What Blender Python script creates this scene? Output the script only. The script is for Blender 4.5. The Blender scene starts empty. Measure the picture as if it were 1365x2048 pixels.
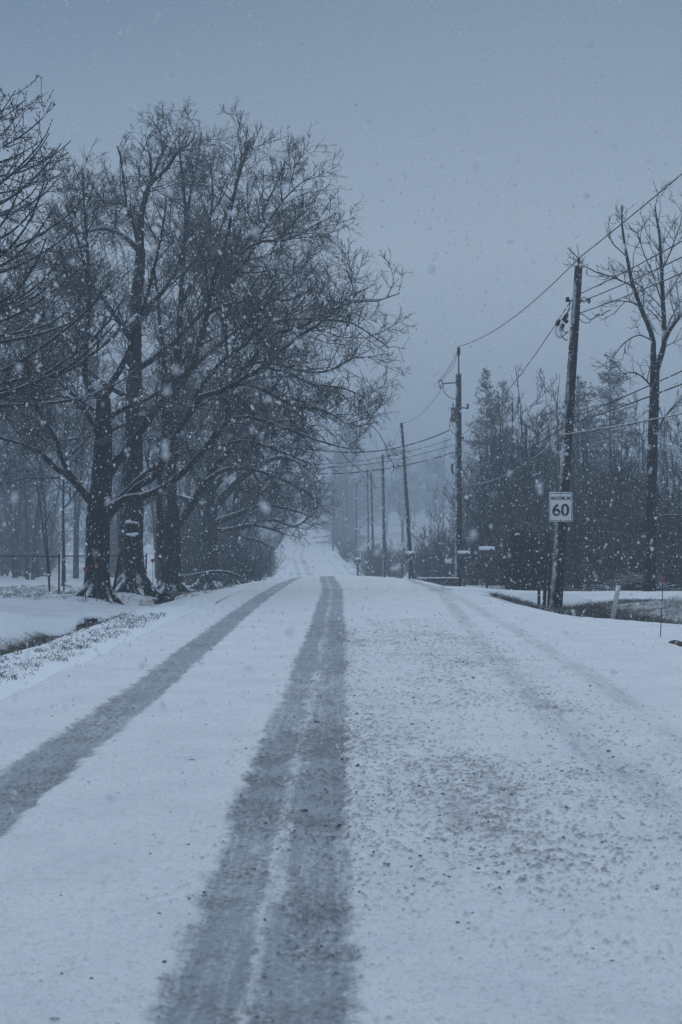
import bpy, math, random
import numpy as np
from mathutils import Vector

rng = np.random.default_rng(7)
SC = bpy.context.scene
COL = SC.collection
R_ = math.radians

# ------------------------------------------------------------------ camera model
F = 2048 * 50 / 36.0
PITCH = math.atan(59 / F)
CAM = np.array([0.0, 0.0, 1.4])
CP, SP = math.cos(PITCH), math.sin(PITCH)

def at(px, py, y):
    """world point at distance y down the road, as read off the photograph's survey"""
    cx = (px - 682.5) / F
    cy = (1024 - py) / F
    dx, dy, dz = cx, CP - cy * SP, SP + cy * CP
    t = y / dy
    return np.array([dx * t, y, 1.4 + dz * t])

# ------------------------------------------------------------------ terrain
_py = np.array([-60, 30, 50, 60, 70, 87, 114, 130, 143, 152, 162, 200, 250, 300, 360, 430, 500, 600, 760, 1000.])
_pz = np.array([0, 0, 0, -.03, -.36, -.80, -1.40, -1.78, -2.02, -2.0, -1.83, -.62, .65, 2.4, 5.2, 8.6, 11., 13., 14., 14.])
_gy = np.arange(-60, 1000, 1.0)
_gz = np.interp(_gy, _py, _pz)
_k = np.exp(-np.linspace(-2, 2, 9) ** 2); _k /= _k.sum()
_gz = np.convolve(np.pad(_gz, 4, mode='edge'), _k, 'valid')

def zb(y): return np.interp(y, _gy, _gz)
def sst(a, b, t):
    t = np.clip((t - a) / (b - a), 0, 1); return t * t * (3 - 2 * t)
def band(y, a, b, s): return sst(a - s, a, y) * (1 - sst(b, b + s, y))
def cen(y): return np.interp(y, [-60, 45, 60, 100, 160, 200, 300, 430, 700, 1000], [.3, .3, .1, -.9, -3., -4.9, -6.7, -8.6, -12, -14])
def edge_l(y): return cen(y) - 3.62
def edge_r(y): return cen(y) + np.interp(y, [-60, 18, 23, 25, 28, 34, 45, 60, 1000], [8, 7.5, 6.6, 5.4, 3.9, 3.5, 3.25, 3.4, 3.6])

def vnoise(x, y, s, seed=0):
    """smooth value noise"""
    x = np.asarray(x, float) / s; y = np.asarray(y, float) / s
    xi = np.floor(x).astype(np.int64); yi = np.floor(y).astype(np.int64)
    fx = x - xi; fy = y - yi
    fx = fx * fx * (3 - 2 * fx); fy = fy * fy * (3 - 2 * fy)
    def h(a, b):
        n = (a * 374761393 + b * 668265263 + seed * 982451653) & 0x7fffffff
        n = ((n ^ (n >> 13)) * 1274126177) & 0x7fffffff
        return ((n ^ (n >> 16)) & 0xffff) / 65535.0
    return (h(xi, yi) * (1 - fx) + h(xi + 1, yi) * fx) * (1 - fy) + (h(xi, yi + 1) * (1 - fx) + h(xi + 1, yi + 1) * fx) * fy

DRIVES = [(-1, 32.0, 36.6), (-1, 52.0, 57.0), (1, 40.5, 45.5), (1, 64.0, 69.0), (-1, 171, 176), (1, 120, 124)]
def drive_mask(x, y):
    m = np.zeros_like(x)
    for s, a, b in DRIVES:
        m = np.maximum(m, band(y, a, b, 1.1) * (x * s > 0))
    return m

def crown_drop(x, y): return .017 * np.clip(np.abs(x - cen(y)), 0, 4.6) ** 2 * sst(38, 58, y) * (1 - sst(75, 110, y))

def ground(x, y):
    x = np.asarray(x, float); y = np.asarray(y, float)
    z = zb(y)
    el, er = edge_l(y), edge_r(y)
    dl = el - x; dr = x - er
    dm = drive_mask(x, y)
    # left ditch, then lawn
    depl = np.interp(y, [-60, 26, 31, 38, 44, 60, 1000], [.62, .62, .5, .34, .25, .2, .25])
    left = -depl * np.exp(-((dl - 2.45) / .9) ** 2) - .10 * sst(.3, 3, dl) + .10 * sst(8, 30, dl)
    lm = -.27 * sst(0, 1.3, dl)
    # right ditch, then lawn
    depr = np.interp(y, [-60, 22, 26, 30, 39, 46, 60, 90, 1000], [.3, .4, .5, .62, .62, .42, .4, .3, .3])
    right = -depr * np.exp(-((dr - 2.1) / 1.15) ** 2) - .16 * sst(.2, 4, dr) + .5 * sst(9, 30, dr) * sst(35, 60, y) + 1.6 * sst(12, 60, dr) * sst(60, 120, y)
    rm = -.10 * sst(0, 3, dr)
    side = np.where(dl > 0, left * (1 - dm) + lm * dm, 0) + np.where(dr > 0, right * (1 - dm) + rm * dm, 0)
    out = np.clip(np.maximum(dl, dr), 0, None)
    n = (vnoise(x, y, 3.1, 1) - .5) * .12 + (vnoise(x, y, .8, 2) - .5) * .05
    hills = (vnoise(x, y, 60, 5) - .5) * 2.0 * sst(25, 120, out)
    z = z - crown_drop(x, y) - .16 * np.exp(-((x + 4.8) / .75) ** 2 - ((y - 38.3) / 1.1) ** 2)
    return z + side + n * sst(.2, 2.0, out) * (1 - .7 * dm) + hills

def gz(x, y): return float(ground(np.array([x]), np.array([y]))[0])

# ------------------------------------------------------------------ mesh helpers
def mesh_np(name, chunks, smooth=True, attrs=None):
    Vs, loops, starts = [], [], []
    vo = 0; lo = 0
    for V, Fc in chunks:
        V = np.asarray(V, np.float32).reshape(-1, 3)
        if not isinstance(Fc, (list, tuple)): Fc = [Fc]
        for f in Fc:
            f = np.asarray(f, np.int64)
            if f.size == 0: continue
            k = f.shape[1]
            loops.append((f + vo).ravel())
            starts.append(lo + np.arange(f.shape[0]) * k)
            lo += f.size
        Vs.append(V); vo += len(V)
    V = np.concatenate(Vs); L = np.concatenate(loops).astype(np.int32); S = np.concatenate(starts).astype(np.int32)
    me = bpy.data.meshes.new(name)
    me.vertices.add(len(V)); me.vertices.foreach_set('co', V.ravel())
    me.loops.add(len(L)); me.loops.foreach_set('vertex_index', L)
    me.polygons.add(len(S)); me.polygons.foreach_set('loop_start', S)
    me.update(calc_edges=True)
    me.polygons.foreach_set('use_smooth', np.full(len(S), bool(smooth)))
    for k, v in (attrs or {}).items():
        a = me.attributes.new(k, 'FLOAT', 'POINT'); a.data.foreach_set('value', np.asarray(v, np.float32))
    me.validate()
    return me

def tubes(P, R, S, caps=False, ref=(.31, .93, .17)):
    P = np.asarray(P, float); R = np.asarray(R, float)
    if P.ndim == 2: P = P[None]; R = R[None]
    N, K, _ = P.shape
    T = np.gradient(P, axis=1)
    T /= np.linalg.norm(T, axis=2, keepdims=True) + 1e-9
    U = np.cross(T, np.array(ref)); U /= np.linalg.norm(U, axis=2, keepdims=True) + 1e-9
    W = np.cross(T, U)
    a = np.arange(S) * 2 * math.pi / S
    V = P[:, :, None] + R[:, :, None, None] * (np.cos(a)[:, None] * U[:, :, None] + np.sin(a)[:, None] * W[:, :, None])
    b = (np.arange(N) * K * S)[:, None, None]
    k = (np.arange(K - 1) * S)[None, :, None]
    s = np.arange(S)[None, None, :]; s2 = (s + 1) % S
    q = np.stack([b + k + s, b + k + s2, b + k + S + s2, b + k + S + s], -1).reshape(-1, 4)
    V = V.reshape(-1, 3)
    if caps:
        n = len(V)
        V = np.concatenate([V, P[:, 0], P[:, -1]])
        i = np.arange(N)[:, None]; s = np.arange(S)[None]; s2 = (s + 1) % S
        c0 = np.stack([i * K * S + s2, i * K * S + s, n + i + 0 * s], -1).reshape(-1, 3)
        o = (K - 1) * S
        c1 = np.stack([i * K * S + o + s, i * K * S + o + s2, n + N + i + 0 * s], -1).reshape(-1, 3)
        return V, [q, np.concatenate([c0, c1])]
    return V, [q]

BOXF = np.array([[0, 2, 3, 1], [4, 5, 7, 6], [0, 1, 5, 4], [2, 6, 7, 3], [0, 4, 6, 2], [1, 3, 7, 5]])
def box(c, s, rot=None):
    V = np.array([[x, y, z] for z in (-.5, .5) for y in (-.5, .5) for x in (-.5, .5)]) * np.array(s)
    if rot is not None: V = V @ np.array(rot.to_matrix()).T
    return V + np.array(c), [BOXF]
def rod(a, b, r, S=8, r2=None):
    a = np.array(a, float); b = np.array(b, float); r2 = r if r2 is None else r2
    return tubes(np.stack([a, b]), np.array([r, r2]), S, caps=True)
def lathe(c, prof, S=16, axis=2):
    """prof: (radius, height) pairs"""
    prof = np.array(prof, float)
    a = np.arange(S) * 2 * math.pi / S
    V = np.zeros((len(prof), S, 3))
    V[:, :, 0] = prof[:, :1] * np.cos(a); V[:, :, 1] = prof[:, :1] * np.sin(a); V[:, :, 2] = prof[:, 1:2]
    k = (np.arange(len(prof) - 1) * S)[:, None]; s = np.arange(S)[None]; s2 = (s + 1) % S
    q = np.stack([k + s, k + s2, k + S + s2, k + S + s], -1).reshape(-1, 4)
    V = V.reshape(-1, 3)
    if axis == 0: V = V[:, [2, 1, 0]] * np.array([1, -1, 1])
    if axis == 1: V = V[:, [0, 2, 1]] * np.array([1, 1, -1])
    return V + np.array(c), [q]
def moved(ch, off):
    return ch[0] - np.array(off), ch[1]

_t = (1 + 5 ** .5) / 2
ICOV = np.array([[-1, _t, 0], [1, _t, 0], [-1, -_t, 0], [1, -_t, 0], [0, -1, _t], [0, 1, _t], [0, -1, -_t], [0, 1, -_t], [_t, 0, -1], [_t, 0, 1], [-_t, 0, -1], [-_t, 0, 1]]) / math.hypot(1, _t)
ICOF = np.array([[0, 11, 5], [0, 5, 1], [0, 1, 7], [0, 7, 10], [0, 10, 11], [1, 5, 9], [5, 11, 4], [11, 10, 2], [10, 7, 6], [7, 1, 8], [3, 9, 4], [3, 4, 2], [3, 2, 6], [3, 6, 8], [3, 8, 9], [4, 9, 5], [2, 4, 11], [6, 2, 10], [8, 6, 7], [9, 8, 1]])
def blobs(C, S, jit=.25, V0=ICOV, F0=ICOF, spin=True):
    """many small lumps: centres (n,3), sizes (n,3)"""
    n = len(C); m = len(V0)
    V = np.repeat(V0[None], n, 0) * (1 + jit * rng.standard_normal((n, m, 1)))
    if spin:
        a = rng.uniform(0, 6.28, n); c, s = np.cos(a)[:, None], np.sin(a)[:, None]
        x, y = V[..., 0] * c - V[..., 1] * s, V[..., 0] * s + V[..., 1] * c
        V = np.stack([x, y, V[..., 2]], -1)
    V = V * S[:, None] + C[:, None]
    f = (F0[None] + (np.arange(n) * m)[:, None, None]).reshape(-1, 3)
    return V.reshape(-1, 3), [f]

def link(name, me, mat=None, parent=None, loc=None):
    o = bpy.data.objects.new(name, me); COL.objects.link(o)
    if mat is not None:
        me.materials.clear(); me.materials.append(mat)
    if parent is not None: o.parent = parent
    if loc is not None: o.location = loc
    return o
def tag(o, label=None, cat=None, group=None, kind=None):
    if label: o['label'] = label
    if cat: o['category'] = cat
    if group: o['group'] = group
    if kind: o['kind'] = kind
    return o
def thing(name, label, cat, loc=(0, 0, 0), group=None):
    o = bpy.data.objects.new(name, None); COL.objects.link(o); o.location = [float(v) for v in loc]
    o.empty_display_size = .2
    return tag(o, label, cat, group)
def part(name, chunks, mat, root, smooth=True, label=None):
    """chunks are in world space; stored relative to the root's (or its parent's) location"""
    off = np.array(root.location)
    p = root.parent
    while p is not None: off = off + np.array(p.location); p = p.parent
    o = link(name, mesh_np(name, [moved(c, off) for c in chunks], smooth), mat, root)
    if label: o['label'] = label
    return o
def single(name, chunks, mat, label, cat, loc=(0, 0, 0), group=None, smooth=True):
    loc = [float(v) for v in loc]
    o = link(name, mesh_np(name, [moved(c, loc) for c in chunks], smooth), mat, None, loc)
    return tag(o, label, cat, group)
def dup(root, loc, rotz=0., scale=1., label=None, group=None):
    c = root.copy(); COL.objects.link(c)
    c.location = [float(v) for v in loc]; c.rotation_euler = (0, 0, rotz)
    c.scale = (scale,) * 3 if not isinstance(scale, tuple) else scale
    if label: c['label'] = label
    if group: c['group'] = group
    for ch in list(root.children):
        d = ch.copy(); COL.objects.link(d); d.parent = c
        for g in list(ch.children):
            e = g.copy(); COL.objects.link(e); e.parent = d
    return c

# ------------------------------------------------------------------ materials
class NT:
    def __init__(s, name):
        s.m = bpy.data.materials.new(name); s.m.use_nodes = True
        s.t = s.m.node_tree; s.t.nodes.clear()
        s.out = s.n('ShaderNodeOutputMaterial')
    def n(s, typ, **kw):
        x = s.t.nodes.new(typ)
        for k, v in kw.items():
            if k == 'ins':
                for a, b in v.items():
                    if hasattr(b, 'is_output'): s.t.links.new(b, x.inputs[a])
                    else: x.inputs[a].default_value = b
            else: setattr(x, k, v)
        return x
    def noise(s, scale, detail=3, rough=.55, vec=None):
        i = {'Scale': scale, 'Detail': detail, 'Roughness': rough}
        if vec is not None: i['Vector'] = vec
        return s.n('ShaderNodeTexNoise', ins=i).outputs['Fac']
    def math(s, op, a, b=0., clamp=False):
        x = s.n('ShaderNodeMath', operation=op, use_clamp=clamp)
        for i, v in enumerate((a, b)):
            if hasattr(v, 'is_output'): s.t.links.new(v, x.inputs[i])
            else: x.inputs[i].default_value = v
        return x.outputs[0]
    def step(s, v, a, b):
        return s.n('ShaderNodeMapRange', interpolation_type='SMOOTHSTEP', ins={0: v, 1: a, 2: b, 3: 0., 4: 1.}).outputs[0]
    def mix(s, f, a, b):
        x = s.n('ShaderNodeMix', data_type='RGBA')
        for i, v in ((0, f), (6, a), (7, b)):
            if hasattr(v, 'is_output'): s.t.links.new(v, x.inputs[i])
            else: x.inputs[i].default_value = v if i == 0 else (*v, 1)
        return x.outputs[2]
    def pos(s): return s.n('ShaderNodeNewGeometry').outputs['Position']
    def obj(s): return s.n('ShaderNodeTexCoord').outputs['Object']
    def normal(s):
        g = s.n('ShaderNodeNewGeometry')
        return s.n('ShaderNodeSeparateXYZ', ins={0: g.outputs['Normal']}).outputs
    def attr(s, a): return s.n('ShaderNodeAttribute', attribute_name=a).outputs['Fac']
    def finish(s, col, rough=.8, bump=None, dist=.01, strength=1., spec=.3, metal=0.):
        b = s.n('ShaderNodeBsdfPrincipled', ins={'Roughness': rough, 'Metallic': metal, 'Specular IOR Level': spec})
        if hasattr(col, 'is_output'): s.t.links.new(col, b.inputs['Base Color'])
        else: b.inputs['Base Color'].default_value = (*col, 1)
        if bump is not None:
            bm = s.n('ShaderNodeBump', ins={'Height': bump, 'Distance': dist, 'Strength': strength})
            s.t.links.new(bm.outputs[0], b.inputs['Normal'])
        s.t.links.new(b.outputs[0], s.out.inputs[0])
        return s.m

SNOW = (.82, .85, .89)
def snow_over(name, base, dark, nscale=6., top=(.35, .75), wind=(.75, 1.0), rough=.85, amount=1.0, bscale=25., spec=.25):
    """a dry surface with wet snow stuck on its upper faces and its weather side"""
    t = NT(name)
    p = t.obj()
    nz = t.noise(nscale, 4, .6, p)
    col = t.mix(t.step(t.noise(nscale * 3, 5, .6, p), .3, .7), base, dark)
    N = t.normal()
    jit = t.math('MULTIPLY', t.math('SUBTRACT', nz, .5), 1.3)
    up = t.step(t.math('ADD', N[2], jit), *top)
    w = t.math('ADD', t.math('MULTIPLY', N[0], -.85), t.math('MULTIPLY', N[1], -.45))
    side = t.step(t.math('ADD', w, jit), *wind)
    f = t.math('MULTIPLY', t.math('MAXIMUM', up, side), amount)
    return t.finish(t.mix(f, col, SNOW), rough, t.noise(bscale, 4, .6, p), .02, .8, spec)

def plain(name, col, rough=.6, metal=0., var=.25, scale=12., spec=.4):
    t = NT(name)
    d = tuple(c * (1 - var) for c in col)
    return t.finish(t.mix(t.step(t.noise(scale, 4, .6, t.obj()), .35, .65), col, d), rough, t.noise(scale * 4, 3, .6, t.obj()), .004, .4, spec, metal)

M = {}
def furrowed(name, base, dark):
    t = NT(name)
    p = t.obj()
    pv_ = t.n('ShaderNodeMapping', ins={'Vector': p, 'Scale': (1, 1, .16)}).outputs[0]
    fur = t.noise(17, 4, .65, pv_)
    nz = t.noise(5, 4, .6, p)
    col = t.mix(t.step(fur, .38, .62), dark, base)
    N = t.normal()
    jit = t.math('MULTIPLY', t.math('SUBTRACT', t.math('ADD', t.math('MULTIPLY', nz, .6), t.math('MULTIPLY', t.noise(30, 3, .6, p), .4)), .5), 1.5)
    up = t.step(t.math('ADD', N[2], jit), .42, .82)
    w = t.math('ADD', t.math('MULTIPLY', N[0], -.85), t.math('MULTIPLY', N[1], -.45))
    side = t.step(t.math('ADD', w, jit), .95, 1.35)
    f = t.math('MULTIPLY', t.math('MAXIMUM', up, side), .85)
    return t.finish(t.mix(f, col, SNOW), .95, fur, .03, 1., .05)
M['bark'] = furrowed('dark_bark', (.026, .025, .025), (.007, .007, .008))
M['twig'] = snow_over('twig_bark', (.026, .026, .027), (.014, .014, .015), 2.5, (.40, .85), (1.1, 1.6), .95, .62, 30., .05)
M['twig_far'] = snow_over('far_twig_bark', (.026, .027, .028), (.015, .015, .016), 2.0, (.45, .9), (1.1, 1.6), .95, .55, 30., .05)
M['pole'] = snow_over('pole_wood', (.040, .036, .034), (.015, .014, .014), 4., (.7, 1.0), (.7, 1.15), .9, .62, 30., .1)
M['needle'] = snow_over('spruce_needles', (.030, .040, .034), (.016, .022, .019), 2.0, (.35, .85), (1.0, 1.4), .9, .75, 30., .05)
M['cedar'] = snow_over('cedar_foliage', (.016, .021, .018), (.008, .010, .009), 3.0, (.8, 1.1), (1.2, 1.6), .95, .35, 30., .03)
M['brown_wood'] = snow_over('weathered_brown_wood', (.066, .046, .036), (.036, .026, .021), 4., (.7, 1.), (1.2, 1.6), .9, .6)
M['steel'] = plain('dull_galvanised_steel', (.060, .066, .072), .55, .5)
M['dark_steel'] = plain('dark_painted_steel', (.025, .027, .03), .5, .2)
M['rubber'] = plain('black_insulation', (.012, .012, .013), .6)
M['wire'] = snow_over('cable_sheath', (.030, .031, .034), (.020, .020, .022), 2., (.65, 1.1), (1.3, 1.8), .7, .7)
M['snow_wire'] = snow_over('snow_crusted_cable', (.03, .031, .034), (.02, .02, .022), 2., (.1, .7), (.6, 1.1), .8, .8)
M['porcelain'] = plain('grey_porcelain', (.22, .23, .25), .35)
M['xfmr'] = snow_over('grey_transformer_paint', (.13, .14, .15), (.08, .085, .09), 3., (.7, .95), (1.2, 1.6), .5)
M['sign'] = plain('white_sign_face', (.80, .80, .78), .45, 0, .06, 3.)
M['black'] = plain('black_sign_legend', (.012, .012, .012), .5, 0, .2)
M['red'] = plain('red_reflector_plastic', (.33, .045, .06), .35, 0, .15)
M['orange'] = plain('faded_orange_plastic', (.28, .09, .065), .45, 0, .2)
M['white_pvc'] = snow_over('white_pvc', (.52, .52, .50), (.38, .38, .37), 5., (.6, .9), (.9, 1.3), .5)
M['mailbox'] = snow_over('dark_mailbox_metal', (.050, .053, .058), (.03, .032, .035), 4., (.85, 1.1), (1.3, 1.7), .5)
M['grey_mailbox'] = snow_over('grey_mailbox_metal', (.085, .09, .098), (.06, .064, .07), 4., (.85, 1.1), (1.3, 1.7), .5)
M['stone'] = snow_over('dark_timber_wall', (.045, .038, .032), (.02, .018, .016), 3., (.7, .95), (1.2, 1.6))
M['pipe'] = plain('dark_corrugated_steel', (.03, .03, .032), .7, .3)

def m_snow(name='snow_cap'):
    t = NT(name)
    p = t.pos()
    n = t.math('ADD', t.noise(14, 4, .6, p), t.math('MULTIPLY', t.noise(70, 3, .6, p), .4))
    return t.finish(SNOW, .85, n, .03, .7, .2)
M['snow'] = m_snow()

def m_road():
    t = NT('snow_covered_road')
    p = t.pos()
    tr = t.attr('track'); cl = t.attr('clump'); wet = t.attr('wear'); lp = t.attr('lump')
    n1 = t.noise(34, 5, .65, p); n2 = t.noise(95, 3, .6, p); n3 = t.noise(1.3, 4, .6, p); n4 = t.noise(2.2, 4, .65, p)
    j = t.math('SUBTRACT', n1, .5)
    st = t.noise(1., 3, .6, t.n('ShaderNodeMapping', ins={'Vector': p, 'Scale': (26, .9, 1)}).outputs[0])
    tj = t.math('ADD', t.math('MULTIPLY', j, 1.7), t.math('MULTIPLY', t.math('SUBTRACT', st, .5), 1.5))
    tm = t.step(t.math('ADD', tr, t.math('MULTIPLY', tj, t.math('ADD', .22, t.math('MULTIPLY', tr, .6)))), .10, .85)
    white = t.mix(t.step(n3, .3, .75), (.89, .90, .92), (.79, .81, .84))
    grit = t.mix(t.step(t.math('ADD', n4, t.math('MULTIPLY', j, .9)), .38, .78), (.38, .42, .465), (.25, .265, .28))
    col = t.mix(tm, white, grit)
    # brownish gritty slush on the clumps, darker where road film shows between them
    dirt = t.mix(t.step(t.noise(5, 4, .6, p), .4, .65), (.13, .133, .138), (.19, .182, .17))
    dirt = t.mix(t.step(t.noise(55, 3, .6, p), .45, .7), dirt, (.40, .41, .42))
    col = t.mix(t.math('MULTIPLY', t.math('MULTIPLY', lp, t.step(t.math('ADD', t.math('ADD', tr, cl), j), .1, .75)), .85), col, dirt)
    fine = t.step(t.math('ADD', t.math('MULTIPLY', t.noise(62, 4, .7, p), .7), t.math('MULTIPLY', t.noise(16, 3, .6, p), .3)), .50, .62)
    col = t.mix(t.math('MULTIPLY', fine, .5), col, (.50, .525, .56))
    sp = t.step(t.math('ADD', n1, t.math('MULTIPLY', cl, .09)), .66, .75)
    col = t.mix(t.math('MULTIPLY', sp, t.math('ADD', .10, t.math('MULTIPLY', cl, .5), True)), col, (.19, .195, .20))
    col = t.mix(t.math('MULTIPLY', t.step(t.math('ADD', wet, t.math('MULTIPLY', j, .7)), .2, .9), .75), col, (.29, .305, .32))
    h = t.math('ADD', t.math('MULTIPLY', n1, 1.0), t.math('MULTIPLY', n2, .5))
    return t.finish(col, .75, h, .030, 1., .25)
M['road'] = m_road()

def m_ground():
    t = NT('snowy_verge')
    p = t.pos()
    cov = t.attr('bare')
    n1 = t.noise(20, 5, .7, p); n2 = t.noise(2.2, 4, .6, p)
    g = t.mix(t.step(t.noise(9, 4, .6, p), .3, .7), (.066, .060, .046), (.030, .028, .023))
    g = t.mix(t.step(n2, .55, .75), g, (.080, .066, .048))
    v = t.math('ADD', cov, t.math('ADD', t.math('MULTIPLY', t.math('SUBTRACT', n1, .5), 1.0), t.math('MULTIPLY', t.math('SUBTRACT', n2, .5), .55)))
    f = t.step(v, .30, .78)
    h = t.math('ADD', t.noise(11, 4, .6, p), t.math('MULTIPLY', t.noise(45, 4, .6, p), .6))
    return t.finish(t.mix(f, (.80, .825, .86), g), .85, h, .05, .8, .2)
M['ground'] = m_ground()
def m_grass():
    t = NT('dead_grass')
    r = t.n('ShaderNodeNewGeometry').outputs['Random Per Island']
    c = t.mix(r, (.085, .072, .052), (.028, .026, .021))
    c = t.mix(t.step(r, .86, .9), c, (.7, .73, .78))
    return t.finish(c, .9)
M['grass'] = m_grass()
def m_lump():
    t = NT('dirty_slush_lumps')
    r = t.n('ShaderNodeNewGeometry').outputs['Random Per Island']
    c = t.mix(r, (.09, .088, .085), (.27, .255, .235))
    c = t.mix(t.step(r, .72, .8), c, (.50, .52, .55))
    return t.finish(c, .8, t.noise(120, 3, .6, t.pos()), .01, .8)
M['lump'] = m_lump()
def m_flake():
    t = NT('falling_snowflake')
    d = t.n('ShaderNodeBsdfDiffuse', ins={'Color': (.9, .92, .95, 1)})
    tr = t.n('ShaderNodeBsdfTranslucent', ins={'Color': (.9, .92, .95, 1)})
    m = t.n('ShaderNodeMixShader', ins={0: .5, 1: d.outputs[0], 2: tr.outputs[0]})
    t.t.links.new(m.outputs[0], t.out.inputs[0])
    return t.m
M['flake'] = m_flake()

# ------------------------------------------------------------------ ground, road, drives
def grid_mesh(name, xs_f, ys, ncol, zf, attrs_f):
    """rows at ys; xs_f(y)->array of ncol x values"""
    X = np.stack([xs_f(y) for y in ys]); Y = np.repeat(ys[:, None], ncol, 1)
    Z = zf(X, Y)
    V = np.stack([X, Y, Z], -1).reshape(-1, 3)
    i = np.arange(len(ys) - 1)[:, None] * ncol + np.arange(ncol - 1)[None]
    q = np.stack([i, i + 1, i + 1 + ncol, i + ncol], -1).reshape(-1, 4)
    return mesh_np(name, [(V, [q])], True, {k: f(X, Y).ravel() for k, f in attrs_f.items()})

def bareness(X, Y):
    el, er = edge_l(Y), edge_r(Y)
    dl, dr = el - X, X - er
    dm = drive_mask(X, Y)
    fade = 1 - .75 * sst(55, 110, Y)
    b = .27 + .26 * (vnoise(X, Y, 5, 11) - .5)
    # grassy fringe at the left road edge
    b = b + .09 * np.exp(-((dl - .35) / .32) ** 2) * band(Y, 9, 25, 4)
    # the open bottoms of the ditches
    dit = 1.2 * np.exp(-((dl - 2.45) / .5) ** 2) * (1 - sst(29.5, 31.2, Y)) + .35 * np.exp(-((dl - 2.1) / .6) ** 2) * band(Y, 37, 50, 2)
    b = b + .95 * dit
    ditr = np.exp(-((dr - 1.9) / 1.25) ** 4) * band(Y, 31, 39.2, 1.3) * (1 - sst(6.3, 7.8, X))
    b = b + 1.0 * ditr
    b = b + .30 * np.exp(-((X - 9.5) / 3) ** 2) * band(Y, 38.3, 39.6, .6)
    b = b + .30 * band(X, 6, 40, 3) * band(Y, 27, 39, 2)
    b = b + .22 * np.exp(-((dr - .3) / .35) ** 2) * band(Y, 14, 22, 2)
    b = b + .28 * sst(.5, 2.5, dr) * band(Y, 47, 62, 2)
    b = b + .17 * sst(2, 5, dl) * band(Y, 36, 60, 5)
    b = b * (1 - dm) + .02 * dm
    b = np.where((dl < 0) & (dr < 0), 0, b)
    far = (.42 + .3 * (vnoise(X, Y, 7, 12) - .5)) * sst(.4, 2.2, np.maximum(dl, dr)) * sst(120, 150, Y)
    return np.maximum(b * fade, far * (1 - .8 * dm))

ys = np.concatenate([np.arange(-25, 3, 1.0), np.arange(3, 62, .2), 62 * 1.017 ** np.arange(0, 165)])
ys = ys[ys < 985]
xd = np.concatenate([-np.geomspace(430, 15, 60)[:-1], np.arange(-15, 15, .15), np.geomspace(15, 430, 60)])
def ground_z(X, Y):
    z = ground(X, Y)
    el, er = edge_l(Y), edge_r(Y)
    inside = sst(0.0, .35, np.minimum(X - el, er - X))
    return z - .10 * inside - .02
gm = grid_mesh('snowy_ground', lambda y: xd, ys, len(xd), ground_z, {'bare': bareness})
tag(link('ground', gm, M['ground']), kind='structure')

def rn(X, Y, sc, seed, ang):
    c, q = math.cos(ang), math.sin(ang)
    return vnoise(X * c - Y * q + 57.3, X * q + Y * c + 91.7, sc, seed)
def track_w(X, Y, pts, w, soft=.06):
    X = X + (rn(X, Y, .16, 23, .4) - .5) * .07 + (rn(X, Y, .05, 24, .9) - .5) * .04
    d = [p[0] for p in pts]; xx = [p[1] for p in pts]
    c = np.interp(Y, d, xx)
    far = Y > 60
    c = c + np.where(far, cen(Y) - cen(60.), 0)
    return 1 - sst(w / 2 - soft, w / 2 + soft, np.abs(X - c))
LT = [(3, -1.86), (8.5, -1.87), (15, -1.88), (24, -1.97), (36, -2.03), (53, -1.98), (62, -1.75), (900, -1.75)]
MT = [(3, -.25), (9.5, -.275), (17.5, -.23), (30, -.24), (42, -.28), (55, -.52), (62, -.62), (900, -.62)]
R1 = [(3, 1.78), (7.1, 1.72), (11.2, 1.66), (19.2, 1.92), (28, 2.3), (37, 2.65), (50, 2.7), (900, 2.4)]
R2 = [(3, 2.3), (10, 2.42), (18.3, 2.72), (28, 2.85), (37, 2.95), (50, 2.9), (900, 2.6)]
def trackness(X, Y):
    wob = (vnoise(X * 0 + 3, Y, 4.5, 21) - .5) * .05
    Xw = X + wob
    a = track_w(Xw, Y, LT, .43)
    gap = track_w(Xw, Y, LT, .07, .05) * sst(30, 45, Y) * .5
    a = a - gap
    m = track_w(Xw, Y, MT, .60) - .62 * track_w(Xw + .02, Y, MT, .05, .05) * (.55 + .8 * vnoise(X, Y, 1.1, 22))
    r = .46 * track_w(Xw, Y, R1, .36, .14) + .42 * track_w(Xw, Y, R2, .32, .14)
    bands = .25 * (np.exp(-((Y - 50.5) / .7) ** 2) + np.exp(-((Y - 41.5) / .5) ** 2) + .8 * np.exp(-((Y - 57) / .8) ** 2))
    bands = bands + .35 * (np.exp(-((Y - 182) / 3) ** 2) + np.exp(-((Y - 150) / 2) ** 2) + np.exp(-((Y - 290) / 6) ** 2))
    tt = np.maximum(np.maximum(a, m), r)
    far = 1 - .45 * sst(60, 160, Y)
    return np.clip((tt * (.80 + .35 * (vnoise(X, Y, 1.6, 31) - .5)) * far + bands * (.5 + vnoise(X, Y, 2, 9))), 0, 1)
def clumpness(X, Y):
    c = np.exp(-((X - 1.15) / 1.15) ** 2) * band(Y, 7, 24, 3) * (.45 + .9 * vnoise(X, Y, 1.4, 41))
    c = c + .55 * np.exp(-((X - .12) / .22) ** 2) * band(Y, 8, 22, 4)
    c = c + .35 * np.exp(-((X + .25) / .5) ** 2) * (1 - sst(6, 14, Y))
    c = c + .6 * np.exp(-((X - .62) / .3) ** 2) * band(Y, 6.2, 8.6, 1)
    c = c + .20 + .10 * vnoise(X, Y, .9, 43)
    return np.clip(c, 0, 1.3)
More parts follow.
